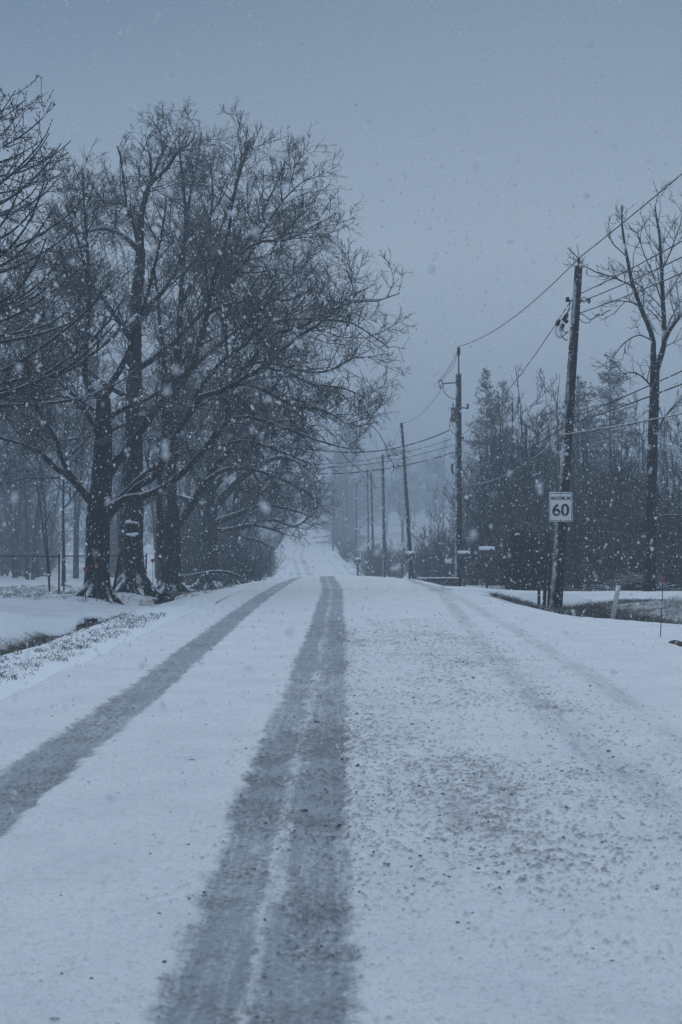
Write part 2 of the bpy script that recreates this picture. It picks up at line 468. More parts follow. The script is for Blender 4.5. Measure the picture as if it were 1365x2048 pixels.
def wearness(X, Y):
    c = np.exp(-((X - .62) / .34) ** 2 - ((Y - 17) / 3.2) ** 2) * .36
    c = c + np.exp(-((X - .42) / .25) ** 2 - ((Y - 26) / 3) ** 2) * .35
    c = c + np.exp(-((X - .60) / .16) ** 2 - ((Y - 7.4) / 1.1) ** 2) * .45
    c = c + np.exp(-((X - .02) / .16) ** 2 - ((Y - 17) / 2.5) ** 2) * .6
    return c * (.5 + vnoise(X, Y, .7, 51))
def lumpy(X, Y):
    """how far a spot belongs to a thrown-up clump of slush, 0..1"""
    base = .48 * rn(X, Y, .018, 65, .5) + .34 * rn(X, Y, .010, 66, 1.1) + .18 * rn(X, Y, .05, 67, .2)
    tr = trackness(X, Y); cl = clumpness(X, Y)
    near = 1 - sst(26, 34, Y)
    patch = .6 * vnoise(X + .02 * Y, Y * .17, .34, 68) + .4 * rn(X, Y, .3, 73, .8)
    thr = .785 - .16 * cl * (.80 + .42 * sst(.3, .75, patch)) - .20 * tr * sst(.4, .75, patch) - .08 * (patch - .5)
    return sst(thr, thr + .16, base) * near, base
def road_z(X, Y, relief=True):
    el, er = edge_l(Y), edge_r(Y)
    e = np.minimum(X - el, er - X)
    z = zb(Y) - crown_drop(X, Y) + .02 - .012 * np.abs(X - cen(Y)) + (vnoise(X, Y, .9, 61) - .5) * .015
    z = z + .03 * np.exp(-(e - .55) ** 2 / .12) * (.5 + vnoise(X, Y, 1.7, 63))
    tr = trackness(X, Y)
    z = z - .022 * tr * (Y < 70)
    if relief:
        lp, base = lumpy(X, Y)
        near = 1 - sst(26, 34, Y)
        z = z + near * (.0125 * (base - .5) * (1 + 1.1 * tr + .6 * clumpness(X, Y)) + .008 * (rn(X, Y, .2, 69, .3) - .5)) + lp * (.003 + .008 * rn(X, Y, .3, 70, .6))
    return z - .14 * (1 - sst(0, .30 + .25 * vnoise(X, Y, .7, 64), e))
NC = 500
def road_xs(y):
    # finer spacing over the middle of the road close by, even spacing farther off
    a, b = float(edge_l(y)), float(edge_r(y))
    w = .29 * max(y, 3.) + .5
    xs = np.array([a, max(a + .001, -w), min(b - .001, w), b])
    return np.interp(np.linspace(0, 1, NC), [0, .12, .86, 1.], xs)
ry = np.concatenate([np.arange(-24, 3, .5), 3 * 1.0026 ** np.arange(0, 900), 3 * 1.0026 ** 900 * 1.010 ** np.arange(0, 349)])
rm = grid_mesh('road_surface', road_xs, ry, NC, road_z, {'track': trackness, 'clump': clumpness, 'wear': wearness, 'lump': lambda X, Y: lumpy(X, Y)[0]})
tag(link('road', rm, M['road']), kind='structure')

for s, a, b in DRIVES:
    yy = np.linspace(a - .6, b + .6, 26)
    ncol = 160
    def xs(y, s=s):
        e = edge_l(y) if s < 0 else edge_r(y)
        u = np.linspace(0, 1, ncol) ** 1.7
        return np.sort(e - s * .5 + s * u * 48)
    def zf(X, Y, a=a, b=b):
        e = np.minimum(Y - (a - .6), (b + .6) - Y)
        rut = np.exp(-((Y - (a + b) / 2 - .8) / .22) ** 2) + np.exp(-((Y - (a + b) / 2 + .8) / .22) ** 2)
        return ground(X, Y) + .035 - .16 * (1 - sst(0, .7, e)) - .02 * rut + (vnoise(X, Y, .8, 71) - .5) * .03
    def tf(X, Y, a=a, b=b):
        mid = (a + b) / 2
        rut = np.exp(-((Y - mid - .8) / .22) ** 2) + np.exp(-((Y - mid + .8) / .22) ** 2)
        return .34 * rut * (.4 + vnoise(X, Y, 2, 72))
    zero = lambda X, Y: X * 0 + .15
    dm_ = grid_mesh('driveway_surface', xs, yy, ncol, zf, {'track': tf, 'clump': zero, 'wear': lambda X, Y: X * 0})
    tag(link('driveway', dm_, M['road']), kind='structure')

# loose slush lumps thrown up by tyres
def lumps(n):
    out = []
    while sum(len(o) for o in out) < n:
        m = 60000
        y = 3.3 * (30 / 3.3) ** (rng.random(m) ** .85); x = rng.uniform(-3.2, 4.2, m)
        cl = clumpness(x, y)
        keep = rng.random(m) < (cl - .14) ** 1.6 * .8
        out.append(np.stack([x[keep], y[keep]], -1))
    return np.concatenate(out)[:n]
L = lumps(2600)
sz = .0022 + .0048 * rng.random(len(L)) ** 2.2 + .009 * rng.random(len(L)) * (rng.random(len(L)) < .04)
zz = road_z(L[:, 0], L[:, 1])
ch = blobs(np.stack([L[:, 0], L[:, 1], zz + sz * .2], -1), np.stack([sz * 1.4, sz * 1.1, sz * .8], -1), .3)
tag(link('slush_lumps', mesh_np('slush_lumps', [ch], True), M['lump']), 'scattered dark slush lumps on the snowy road', kind='stuff')

# dead grass poking through the snow
def tufts(x, y, h, n_bl=7):
    m = len(x)
    X = np.repeat(x, n_bl) + rng.normal(0, .05, m * n_bl); Y = np.repeat(y, n_bl) + rng.normal(0, .05, m * n_bl)
    Hh = np.repeat(h, n_bl) * rng.uniform(.5, 1.2, m * n_bl)
    Z = ground(X, Y) - .03
    P0 = np.stack([X, Y, Z], -1)
    d = np.stack([rng.normal(0, .45, len(X)), rng.normal(0, .45, len(X)), np.ones(len(X))], -1)
    P = np.stack([P0, P0 + d * (Hh * .55)[:, None], P0 + (d * np.array([1.7, 1.7, .85])) * Hh[:, None]], 1)
    R = np.stack([Hh * 0 + .0036, Hh * 0 + .003, Hh * 0 + .001], 1)
    return tubes(P, R, 3)
gx, gy, gh = [], [], []
n = 300; y = rng.uniform(9, 28, n); x = edge_l(y) - np.abs(rng.normal(.30, .50, n)); gx.append(x); gy.append(y); gh.append(rng.uniform(.03, .09, n))
n = 1500; y = rng.uniform(14, 30, n); x = edge_l(y) - rng.normal(2.1, .4, n); gx.append(x); gy.append(y); gh.append(rng.uniform(.04, .10, n))
n = 2600; y = rng.uniform(30, 39.8, n); x = edge_r(y) + rng.uniform(.5, 3.3, n); gx.append(x); gy.append(y); gh.append(rng.uniform(.06, .18, n))
n = 500; y = rng.uniform(28, 39, n); x = rng.uniform(7, 12, n); gx.append(x); gy.append(y); gh.append(rng.uniform(.05, .14, n))
n = 1600; y = rng.uniform(46.6, 64, n); x = edge_r(y) + rng.uniform(.4, 8, n); gx.append(x); gy.append(y); gh.append(rng.uniform(.06, .22, n))
n = 1500; y = rng.uniform(37, 64, n); x = edge_l(y) - rng.uniform(.3, 11, n); gx.append(x); gy.append(y); gh.append(rng.uniform(.04, .14, n))
n = 500; y = rng.uniform(15, 22, n); x = edge_r(y) - rng.uniform(.0, .9, n) + .2; gx.append(x); gy.append(y); gh.append(rng.uniform(.04, .12, n))
x, y, h = np.concatenate(gx), np.concatenate(gy), np.concatenate(gh)
k = (drive_mask(x, y) < .25)
tag(link('dead_grass', mesh_np('dead_grass', [tufts(x[k], y[k], h[k])]), M['grass']), 'dead grass poking through the snow on the verges', 'grass', kind='stuff')

# ------------------------------------------------------------------ trees
def resample(pts, K):
    """Catmull-Rom through pts (n,4: xyz + radius) to K points evenly spaced"""
    p = np.asarray(pts, float)
    q = np.concatenate([[2 * p[0] - p[1]], p, [2 * p[-1] - p[-2]]])
    out = []
    for i in range(len(p) - 1):
        a, b, c, d = q[i:i + 4]
        t = np.linspace(0, 1, 12, endpoint=False)[:, None]
        out.append(.5 * (2 * b + (c - a) * t + (2 * a - 5 * b + 4 * c - d) * t ** 2 + (3 * b - a - 3 * c + d) * t ** 3))
    out.append(p[-1:]); o = np.concatenate(out)
    s = np.concatenate([[0], np.cumsum(np.linalg.norm(np.diff(o[:, :3], axis=0), axis=1))])
    u = np.linspace(0, s[-1], K)
    return np.stack([np.interp(u, s, o[:, j]) for j in range(4)], -1)

def grow(P, R, g, density, length, angle, K, up=.1, wander=.15, tr=(.15, 1.), rmin=.005, rk=.6, rl=.008, droop=0., flat=1.0, out=None):
    """side shoots along every parent polyline"""
    N, Kp, _ = P.shape
    seg = np.linalg.norm(np.diff(P, axis=1), axis=2); Ln = seg.sum(1)
    cnt = g.poisson(density * Ln * (tr[1] - tr[0]))
    i = np.repeat(np.arange(N), cnt)
    n = len(i)
    if n == 0: return np.zeros((0, K, 3)), np.zeros((0, K))
    t = g.uniform(tr[0], tr[1], n)
    f = t * (Kp - 1); k = np.minimum(f.astype(int), Kp - 2); w = (f - k)[:, None]
    p = P[i, k] * (1 - w) + P[i, k + 1] * w
    r0 = R[i, k] * (1 - w[:, 0]) + R[i, k + 1] * w[:, 0]
    T = P[i, k + 1] - P[i, k]; T /= np.linalg.norm(T, axis=1, keepdims=True) + 1e-9
    q = g.standard_normal((n, 3)) * np.array([1, 1, flat])
    q -= (q * T).sum(1, keepdims=True) * T; q /= np.linalg.norm(q, axis=1, keepdims=True) + 1e-9
    a = np.radians(g.uniform(angle[0], angle[1], n))[:, None]
    D = np.cos(a) * T + np.sin(a) * q
    Lc = g.uniform(length[0], length[1], n) * (1.05 - .5 * t) * np.clip(Ln[i] / (length[1] * 1.3), .35, 1.)
    rs = np.maximum(np.minimum(r0 * rk, rl * Lc + rmin), rmin)
    pts = [p]; cur = p
    for j in range(K - 1):
        D = D + g.standard_normal((n, 3)) * wander + np.array([0, 0, up - droop * j / (K - 1)])
        D /= np.linalg.norm(D, axis=1, keepdims=True) + 1e-9
        cur = cur + D * (Lc / (K - 1))[:, None]
        pts.append(cur)
    Pc = np.stack(pts, 1)
    Rc = rs[:, None] * np.linspace(1, .42, K)[None] ** 1.0
    return Pc, np.maximum(Rc, rmin * .7)

def crown_levels(P, R, g, spec):
    """spec: list of dicts for grow + sides"""
    ch = []
    for s in spec:
        s = dict(s); S = s.pop('S', 3)
        src = s.pop('from_all', None)
        P, R = grow(P, R, g, **s)
        if len(P) == 0: break
        ch.append(tubes(P, R, S))
    return ch

MAPLE = [dict(density=4.0, length=(.9, 2.8), angle=(30, 66), K=8, up=.03, wander=.14, tr=(.18, 1.), rmin=.011, rl=.0065, S=4),
         dict(density=5.8, length=(.6, 1.7), angle=(28, 64), K=6, up=.03, wander=.16, tr=(.12, 1.), rmin=.0088, rl=.005, S=3),
         dict(density=9.5, length=(.30, 1.0), angle=(28, 62), K=4, up=.03, wander=.2, tr=(.1, 1.), rmin=.0072, rl=.003, S=3),
         dict(density=7.2, length=(.18, .48), angle=(25, 60), K=3, up=.05, wander=.2, tr=(.1, 1.), rmin=.0054, rl=.002, S=3)]

def guided_tree(name, label, depth, trunk, limbs, spec, seed, group=None, roots=True, mat='bark', tmat='twig', extra=None, thin=.8):
    """trunk/limbs: survey polylines (px, py, radius px[, metres nearer/farther])"""
    g = np.random.default_rng(seed)
    s = depth / F
    tp = np.array([[*at(p[0], p[1], depth + (p[3] if len(p) > 3 else 0)), p[2] * s] for p in trunk])
    base = tp[0, :3].copy()
    bx, by = base[0], base[1]
    gzv = gz(bx, by)
    tp[0, 2] = gzv - .12
    T = resample(tp, 26)
    # bark ridges and swelling
    chunks = []
    V, q = tubes(T[None, :, :3], T[None, :, 3], 20)
    Vr = V.reshape(26, 20, 3); c = T[:, None, :3]
    k = 1 + .10 * (vnoise(np.arange(20)[None] * 1.7 + 9 * seed, np.arange(26)[:, None] * .8, 1.0, seed) - .5) + .07 * np.sin(np.arange(20) * 2 * math.pi / 20 * 5 + seed)[None] * np.linspace(1.6, .3, 26)[:, None]
    V = (c + (Vr - c) * k[..., None]).reshape(-1, 3)
    chunks.append((V, q))
    if roots:
        for j in range(7):
            a = j * 6.283 / 7 + g.uniform(-.3, .3); r = tp[0, 3]
            Lr = r * g.uniform(1.5, 2.3)
            pts = []
            for u in (0, .35, .7, 1.):
                x, yv = bx + math.cos(a) * (r * .35 + Lr * u), by + math.sin(a) * (r * .35 + Lr * u)
                pts.append([x, yv, gz(x, yv) + r * 1.0 * (1 - u) ** 2.2 - .02 - .08 * u, r * .42 * (1 - .75 * u)])
            pr = resample(pts, 8)
            chunks.append(tubes(pr[None, :, :3], pr[None, :, 3], 8))
    LP = []
    for li, lb in enumerate(limbs):
        dy = lb[0]; pts = lb[1]
        n = len(pts)
        arr = []
        px0, py0 = pts[0][:2]
        for j, p in enumerate(pts):
            u = j / (n - 1)
            arr.append([*at(p[0], p[1], depth + dy * u), p[2] * s * thin])
        # start inside the trunk's own axis depth
        LP.append(resample(arr, 18))
    LP = np.array(LP)
    if len(LP):
        wob = np.cumsum(g.normal(0, .018, LP[:, :, :3].shape), 1) * np.linspace(0, 1, 18)[None, :, None]
        LP[:, :, :3] += wob
        chunks.append(tubes(LP[:, :, :3], LP[:, :, 3], 9))
    root = thing(name, label, 'tree', (bx, by, gzv), group)
    part('trunk', chunks, M[mat], root)
    P, Rr = LP[:, :, :3], LP[:, :, 3]
    cr = crown_levels(P, Rr, g, spec)
    if extra: cr += extra(g, T)
    part('crown', cr, M[tmat], root)
    return root

# --- front maple (left lawn)
A_limbs = [
    (.6, [(207, 800, 11), (180, 776, 9), (170, 755, 8), (175, 690, 7), (179, 620, 6.5), (182, 560, 5.5), (178, 480, 4), (170, 400, 2.5), (168, 330, 1.5)]),
    (-1.2, [(180, 570, 5), (168, 525, 4), (150, 470, 3), (120, 400, 2)]),
    (-.6, [(208, 800, 10), (225, 765, 8), (256, 709, 7), (272, 650, 5.5), (296, 590, 4.5), (310, 520, 3.5), (322, 450, 2.4), (330, 380, 1.5)]),
    (-1.5, [(212, 845, 8), (236, 823, 6.5), (280, 803, 5), (310, 788, 4), (350, 745, 3), (380, 690, 2)]),
    (-1.0, [(206, 965, 16), (222, 938, 13), (260, 891, 10), (286, 854, 9.5), (324, 803, 9), (371, 756, 8), (398, 689, 7.5), (415, 618, 6.5), (434, 535, 5.5), (457, 477, 4.5), (468, 410, 3.5), (484, 345, 2.4), (500, 290, 1.5)]),
    (.8, [(434, 541, 4.5), (474, 514, 4), (518, 484, 3.4), (562, 482, 3), (595, 470, 2.5), (633, 450, 2), (668, 434, 1.2)]),
    (1.4, [(420, 600, 4.5), (455, 560, 4), (500, 510, 3.4), (540, 440, 2.6), (580, 385, 2), (630, 345, 1.3)]),
    (-1.4, [(411, 632, 5), (444, 612, 4.5), (481, 606, 4), (535, 595, 3.2), (575, 596, 2.6), (630, 570, 1.6)]),
    (-2.0, [(205, 1035, 20), (226, 1015, 15), (250, 998, 11), (293, 991, 9.5), (324, 977, 9), (367, 944, 8), (408, 900, 7), (447, 850, 5.5), (480, 835, 4.5), (552, 854, 3.6), (595, 871, 3), (636, 888, 2.3), (693, 902, 1.4)]),
    (-3.0, [(250, 998, 10), (286, 965, 9), (313, 950, 8.5), (330, 913, 8), (345, 878, 7.5), (384, 822, 7), (400, 795, 7), (447, 780, 6), (484, 760, 5.5), (528, 736, 5), (562, 706, 4.5), (589, 679, 4), (653, 639, 3), (690, 600, 2.2), (735, 582, 1.3)]),
    (-2.4, [(384, 800, 5.5), (420, 752, 5.5), (450, 716, 5), (488, 693, 4.6), (511, 666, 4.2), (541, 649, 4), (589, 639, 3.6), (683, 639, 2.8), (723, 652, 2.2), (774, 686, 1.2)]),
    (-1.2, [(447, 780, 4.5), (481, 747, 4.5), (520, 700, 4), (548, 669, 3.8), (602, 655, 3.4), (683, 615, 2.6), (754, 605, 2), (804, 588, 1.1)]),
    (.4, [(471, 765, 4.5), (498, 728, 4), (548, 726, 3.6), (609, 740, 3), (656, 736, 2.5), (695, 712, 2), (742, 702, 1.2)]),
    (-1.0, [(440, 783, 4.5), (478, 770, 4.2), (501, 770, 4), (535, 787, 3.6), (589, 814, 3), (629, 817, 2.7), (680, 838, 2.2), (703, 851, 1.8), (752, 846, 1.1)]),
    (.9, [(528, 736, 4), (575, 745, 3.4), (630, 770, 2.8), (690, 775, 2.2), (735, 795, 1.2)]),
    (-.8, [(190, 1010, 14), (168, 985, 10), (140, 955, 8), (111, 938, 7), (81, 908, 6), (50, 891, 5), (0, 877, 4), (-60, 850, 2.5)]),
    (-1.6, [(203, 880, 9), (187, 850, 6), (162, 813, 5), (120, 792, 4), (74, 800, 3.2), (20, 770, 2), (-20, 745, 1.3)]),
    (1.2, [(205, 830, 8), (160, 800, 6), (110, 755, 5), (70, 690, 4), (40, 610, 3), (25, 540, 2)]),
    (1.8, [(240, 995, 8), (300, 940, 7), (360, 905, 5.5), (440, 890, 4.2), (500, 880, 3.2), (560, 900, 2.4), (620, 925, 1.5)]),
    (-1.9, [(170, 985, 7), (130, 930, 5.5), (110, 870, 4.5), (80, 820, 3.5), (60, 740, 2.5), (55, 680, 1.6)]),
]
A_tr = [(196, 1186, 30), (196, 1150, 24), (197, 1100, 23), (198, 1040, 23.5), (203, 980, 21), (207, 900, 18), (207, 840, 16.5), (208, 796, 13)]
guided_tree('maple_tree', 'large bare tree with low snowy limbs over the road, nearest left trunk', 40., A_tr, A_limbs, MAPLE, 11)

# --- second tree, flared trunk
B_limbs = [
    (-.8, [(281, 505, 9), (262, 484, 7), (249, 474, 6), (232, 464, 5.5), (202, 457, 4), (162, 466, 3), (120, 450, 2), (85, 440, 1.3)]),
    (.8, [(282, 510, 8), (270, 457, 5), (253, 413, 4.4), (229, 405, 3.6), (189, 400, 2.4), (160, 370, 1.5)]),
    (0, [(281, 500, 10), (283, 437, 8), (292, 395, 7), (303, 363, 6), (337, 333, 4.5), (364, 295, 3.4), (385, 285, 2.2), (395, 260, 1.4)]),
    (1.2, [(303, 363, 4.5), (300, 320, 3.6), (296, 295, 3), (290, 275, 2.2), (288, 262, 1.4)]),
    (-1.2, [(253, 413, 3.6), (248, 360, 3), (240, 310, 2.2), (232, 300, 1.4)]),
    (1.5, [(300, 370, 4), (325, 300, 3), (335, 275, 2.2), (328, 252, 1.4)]),
    (2.2, [(272, 640, 9), (310, 600, 7), (350, 550, 5.5), (371, 480, 4.5), (371, 424, 4), (364, 336, 3), (360, 295, 2.2), (362, 258, 1.2)]),
    (-1.8, [(271, 690, 9), (235, 640, 6), (200, 590, 5), (150, 550, 4), (90, 520, 3), (40, 510, 2)]),
    (2.0, [(340, 570, 4), (390, 520, 3.6), (420, 450, 3), (430, 380, 2.4), (425, 310, 1.5)]),
    (2.6, [(270, 740, 10), (330, 700, 8), (390, 640, 6.5), (450, 580, 5), (490, 500, 4), (530, 420, 2.8), (565, 345, 1.6)]),
    (3.0, [(268, 800, 10), (200, 760, 7), (140, 700, 6), (90, 640, 5), (30, 600, 4), (-20, 570, 2)]),
]
B_tr = [(268, 1170, 34), (266, 1145, 26), (264, 1100, 23), (264, 1050, 24), (266, 1000, 23), (268, 900, 19), (270, 800, 16), (271, 700, 13.5), (273, 600, 11.5), (280, 545, 11), (282, 498, 9.5)]
B = guided_tree('maple_tree', 'tall bare tree with broad flared trunk and a dark burl, behind the nearest left trunk', 47., B_tr, B_limbs, MAPLE, 12)
# burl with snow lodged on it
bc = at(266, 1052, 46.55)
g_ = np.random.default_rng(5)
part('burl', [blobs(np.array([bc, bc + [.12, .05, -.08], bc + [-.16, .05, .06]]), np.array([[.22, .14, .2], [.16, .13, .15], [.17, .12, .17]]), .1)], M['bark'], B)
bs = at(266, 1069, 46.42)
part('snow_patch', [blobs(np.array([bs, bs + [.1, 0, .02], bs + [-.12, 0, .01]]), np.array([[.13, .06, .07], [.12, .06, .05], [.10, .06, .045]]), .12)], M['snow'], B)

# --- third tree, forked low
C_limbs = [
    (-.3, [(344, 1060, 13), (344, 1000, 12), (346, 900, 10), (350, 800, 9), (356, 700, 8), (362, 600, 7), (368, 500, 5.5), (375, 420, 4), (390, 330, 2.8), (405, 290, 1.8), (402, 262, 1.2)]),
    (1.0, [(346, 1060, 14), (362, 1040, 12), (388, 1004, 11), (412, 962, 10), (440, 920, 8.5), (480, 880, 7), (530, 850, 5), (580, 840, 3.6), (630, 860, 2.2), (660, 890, 1.4)]),
    (-.6, [(330, 1140, 10), (320, 1110, 9), (319, 1040, 8), (318, 980, 7.5), (322, 900, 7), (330, 800, 6), (322, 700, 5), (310, 600, 4), (300, 520, 2.5)]),
    (2.2, [(362, 610, 5.5), (400, 540, 4.6), (440, 460, 3.6), (470, 380, 2.6), (480, 320, 1.5)]),
    (3.0, [(352, 770, 7), (400, 720, 6), (460, 670, 5), (520, 620, 4), (580, 560, 3), (630, 500, 1.8)]),
    (1.6, [(412, 962, 7), (450, 940, 6), (510, 940, 4.6), (570, 960, 3.4), (620, 985, 2), (640, 1005, 1.2)]),
    (-2, [(348, 860, 7), (320, 830, 6), (270, 840, 5), (200, 870, 4), (130, 880, 3), (60, 900, 2)]),
]
C_tr = [(340, 1166, 27), (340, 1130, 21), (341, 1090, 20), (343, 1050, 18), (344, 1010, 12)]
guided_tree('maple_tree', 'bare tree forking low into a leaning right limb and a thin straight stem', 50.5, C_tr, C_limbs, MAPLE, 13)

# --- dense roadside trees beyond, drooping over the verge
DENSE = [dict(density=3.4, length=(1.2, 3.4), angle=(35, 75), K=8, up=.03, wander=.12, tr=(.2, 1.), rmin=.014, rl=.011, S=5, droop=.10),
         dict(density=4.2, length=(.7, 1.8), angle=(30, 65), K=6, up=.0, wander=.16, tr=(.1, 1.), rmin=.011, rl=.009, S=4, droop=.06),
         dict(density=5.4, length=(.35, 1.0), angle=(28, 60), K=4, up=.0, wander=.2, tr=(.1, 1.), rmin=.009, rl=.006, S=3),
         dict(density=4.2, length=(.2, .5), angle=(25, 60), K=3, up=.03, wander=.2, tr=(.1, 1.), rmin=.0075, rl=.004, S=3)]
D_limbs = [
    (0, [(420, 1000, 14), (422, 930, 12), (430, 860, 9), (445, 800, 6), (460, 750, 3)]),
    (-2, [(420, 1030, 12), (455, 985, 10), (500, 945, 8), (560, 915, 5.5), (610, 930, 3.5), (645, 965, 2)]),
    (1.5, [(421, 980, 11), (470, 930, 8), (520, 880, 6), (580, 850, 4), (620, 870, 2)]),
    (-1, [(420, 1050, 10), (470, 1030, 7), (530, 1010, 5), (580, 1020, 3.4), (625, 1035, 2)]),
    (2, [(418, 1060, 9), (450, 1060, 6), (500, 1050, 4.5), (545, 1060, 3), (560, 1068, 1.8)]),
    (-1.5, [(418, 1000, 10), (390, 950, 8), (350, 900, 6), (300, 880, 4), (250, 900, 2)]),
    (2, [(419, 1020, 10), (380, 1000, 7), (330, 990, 5), (280, 1010, 3)]),
    (3, [(422, 940, 9), (400, 880, 7), (380, 820, 5), (350, 770, 3)]),
    (3, [(424, 920, 9), (480, 860, 7), (520, 810, 5), (550, 780, 3)]),
]
guided_tree('shade_tree', 'dense dark bare tree with drooping boughs over the left verge, behind the forked tree', 66., [(415, 1150, 22), (416, 1120, 17), (418, 1060, 16), (421, 1000, 13), (422, 960, 11)], D_limbs, DENSE, 14, tmat='twig')
E_limbs = [
    (0, [(470, 1040, 10), (474, 980, 8), (485, 900, 6), (500, 840, 3)]),
    (-2, [(470, 1050, 9), (505, 1005, 7), (550, 970, 5), (600, 965, 3.4), (640, 985, 1.8)]),
    (2, [(471, 1020, 9), (520, 970, 7), (570, 930, 5), (610, 900, 3), (640, 905, 1.6)]),
    (-1, [(470, 1060, 8), (510, 1045, 6), (550, 1040, 4.4), (590, 1052, 3.2), (625, 1025, 2.2), (640, 1000, 1.3)]),
    (1, [(469, 1070, 8), (490, 1075, 5), (520, 1085, 4), (545, 1100, 2)]),
    (-2, [(470, 1040, 8), (440, 1000, 6), (410, 950, 4), (390, 900, 2)]),
    (2, [(469, 1070, 7), (440, 1060, 5), (400, 1065, 3.4), (370, 1080, 2)]),
]
guided_tree('shade_tree', 'round crowned bare tree leaning out to the road edge where the verge curves away', 86., [(468, 1142, 14), (469, 1110, 12), (470, 1060, 11), (471, 1030, 9)], E_limbs, DENSE, 15, tmat='twig_far')

# --- larch at the left edge: trunk stands outside the frame
def larch():
    g = np.random.default_rng(31)
    d = 33.
    bx = at(-70, 1180, d)[0]; base = np.array([bx, d, gz(bx, d)])
    H = 12.4
    tp = np.array([[bx, d, base[2] - .1, .24], [bx + .05, d, 4, .2], [bx - .05, d, 9, .12], [bx, d, base[2] + H, .015]])
    T = resample(tp, 20)
    root = thing('larch_tree', 'knobbly twigged bare larch whose upswept boughs enter at the left edge of the picture', 'tree', base)
    n = 96
    z = np.sort(g.uniform(4.6, H - .3, n)); u = (z - 3.2) / (H - 3.2)
    a = g.uniform(0, 6.283, n)
    Ln = (4.3 * (1 - u) ** .55 + .5) * g.uniform(.75, 1.1, n)
    K = 9
    D = np.stack([np.cos(a), np.sin(a), np.full(n, .12)], -1)
    cur = np.stack([np.interp(z, T[:, 2], T[:, 0]), np.full(n, d), z + base[2]], -1); P = [cur]
    for j in range(K - 1):
        D = D + g.normal(0, .05, (n, 3)) + np.array([0, 0, .05 + .02 * j]); D /= np.linalg.norm(D, axis=1, keepdims=True)
        cur = cur + D * (Ln / (K - 1))[:, None]; P.append(cur)
    P = np.stack(P, 1); Rr = (.012 + .010 * Ln)[:, None] * np.linspace(1, .3, K)[None]
    part('trunk', [tubes(T[None, :, :3], T[None, :, 3], 14), tubes(P, Rr, 6)], M['bark'], root)
    P2, R2 = grow(P, Rr, g, 3.2, (.5, 1.5), (35, 70), 6, up=.08, wander=.10, tr=(.15, 1.), rmin=.011, rl=.007, flat=.35)
    P3, R3 = grow(P2, R2, g, 5., (.2, .6), (35, 75), 4, up=.06, wander=.15, tr=(.1, 1.), rmin=.009, rl=.005)
    P4, R4 = grow(np.concatenate([P2[:, ::1]]), R2, g, 16., (.04, .09), (50, 90), 3, up=.0, wander=.2, tr=(.05, 1.), rmin=.013, rl=.0)
    P5, R5 = grow(P3, R3, g, 14., (.03, .07), (50, 90), 3, up=.0, wander=.2, tr=(.05, 1.), rmin=.011, rl=.0)
    part('crown', [tubes(P2, R2, 4), tubes(P3, R3, 3), tubes(P4, R4, 3), tubes(P5, R5, 3)], M['twig'], root)
larch()

# --- right-hand bare tree
R_limbs = [
    (-.4, [(1308, 745, 10), (1307, 700, 7.5), (1305, 672, 7), (1282, 611, 6), (1267, 565, 5.4), (1253, 507, 4.2), (1244, 457, 3), (1240, 408, 1.6)]),
    (.4, [(1312, 745, 9), (1326, 700, 7.5), (1328, 676, 7), (1325, 595, 6), (1321, 534, 5), (1313, 468, 3.6), (1305, 412, 1.8)]),
    (-.6, [(1327, 690, 6), (1340, 660, 5.4), (1357, 636, 5), (1385, 590, 4), (1400, 520, 3), (1410, 450, 1.6)]),
    (-.8, [(1265, 572, 4.4), (1225, 553, 3.6), (1186, 538, 2.8), (1163, 529, 1.4)]),
    (.5, [(1322, 545, 3.6), (1345, 500, 3), (1362, 460, 2.2), (1370, 420, 1.4)]),
    (.9, [(1282, 611, 3.8), (1250, 600, 3), (1215, 596, 2.2), (1195, 600, 1.3)]),
    (-.9, [(1326, 610, 3.6), (1310, 560, 2.8), (1290, 500, 2.2), (1278, 450, 1.4)]),
    (.6, [(1304, 680, 4), (1275, 670, 3.2), (1240, 690, 2.4), (1220, 715, 1.4)]),
    (-.6, [(1309, 780, 5), (1285, 752, 3.6), (1262, 745, 2.8), (1225, 752, 1.5)]),
    (.7, [(1306, 980, 5), (1330, 1000, 3.6), (1365, 985, 2.8), (1410, 975, 1.5)]),
    (-.5, [(1304, 1040, 5), (1335, 1028, 3.4), (1370, 1024, 2.6), (1410, 1015, 1.4)]),
    (.8, [(1307, 880, 4.4), (1335, 830, 3.4), (1370, 800, 2.4), (1400, 790, 1.4)]),
    (.3, [(1255, 515, 3), (1225, 480, 2.4), (1212, 440, 1.3)]),
]
R_limbs = [(l[0], [(p[0], p[1], p[2] * (1 if i < 3 else .62)) for p in l[1]]) for i, l in enumerate(R_limbs)]
SPARSE = [dict(density=3.4, length=(.7, 1.9), angle=(30, 62), K=7, up=.10, wander=.14, tr=(.15, 1.), rmin=.010, rl=.007, S=5),
          dict(density=4.6, length=(.35, 1.0), angle=(30, 62), K=5, up=.08, wander=.16, tr=(.12, 1.), rmin=.0088, rl=.006, S=4),
          dict(density=6.0, length=(.16, .5), angle=(28, 65), K=4, up=.08, wander=.2, tr=(.1, 1.), rmin=.0085, rl=.006, S=3)]
guided_tree('walnut_tree', 'open crowned bare tree with forked trunk at the right edge, rising above the wires', 45., [(1299, 1140, 13), (1300, 1090, 11), (1303, 1000, 10.5), (1305, 900, 10), (1309, 800, 9.5), (1310, 740, 9)], R_limbs, SPARSE, 16, roots=False, thin=.72)

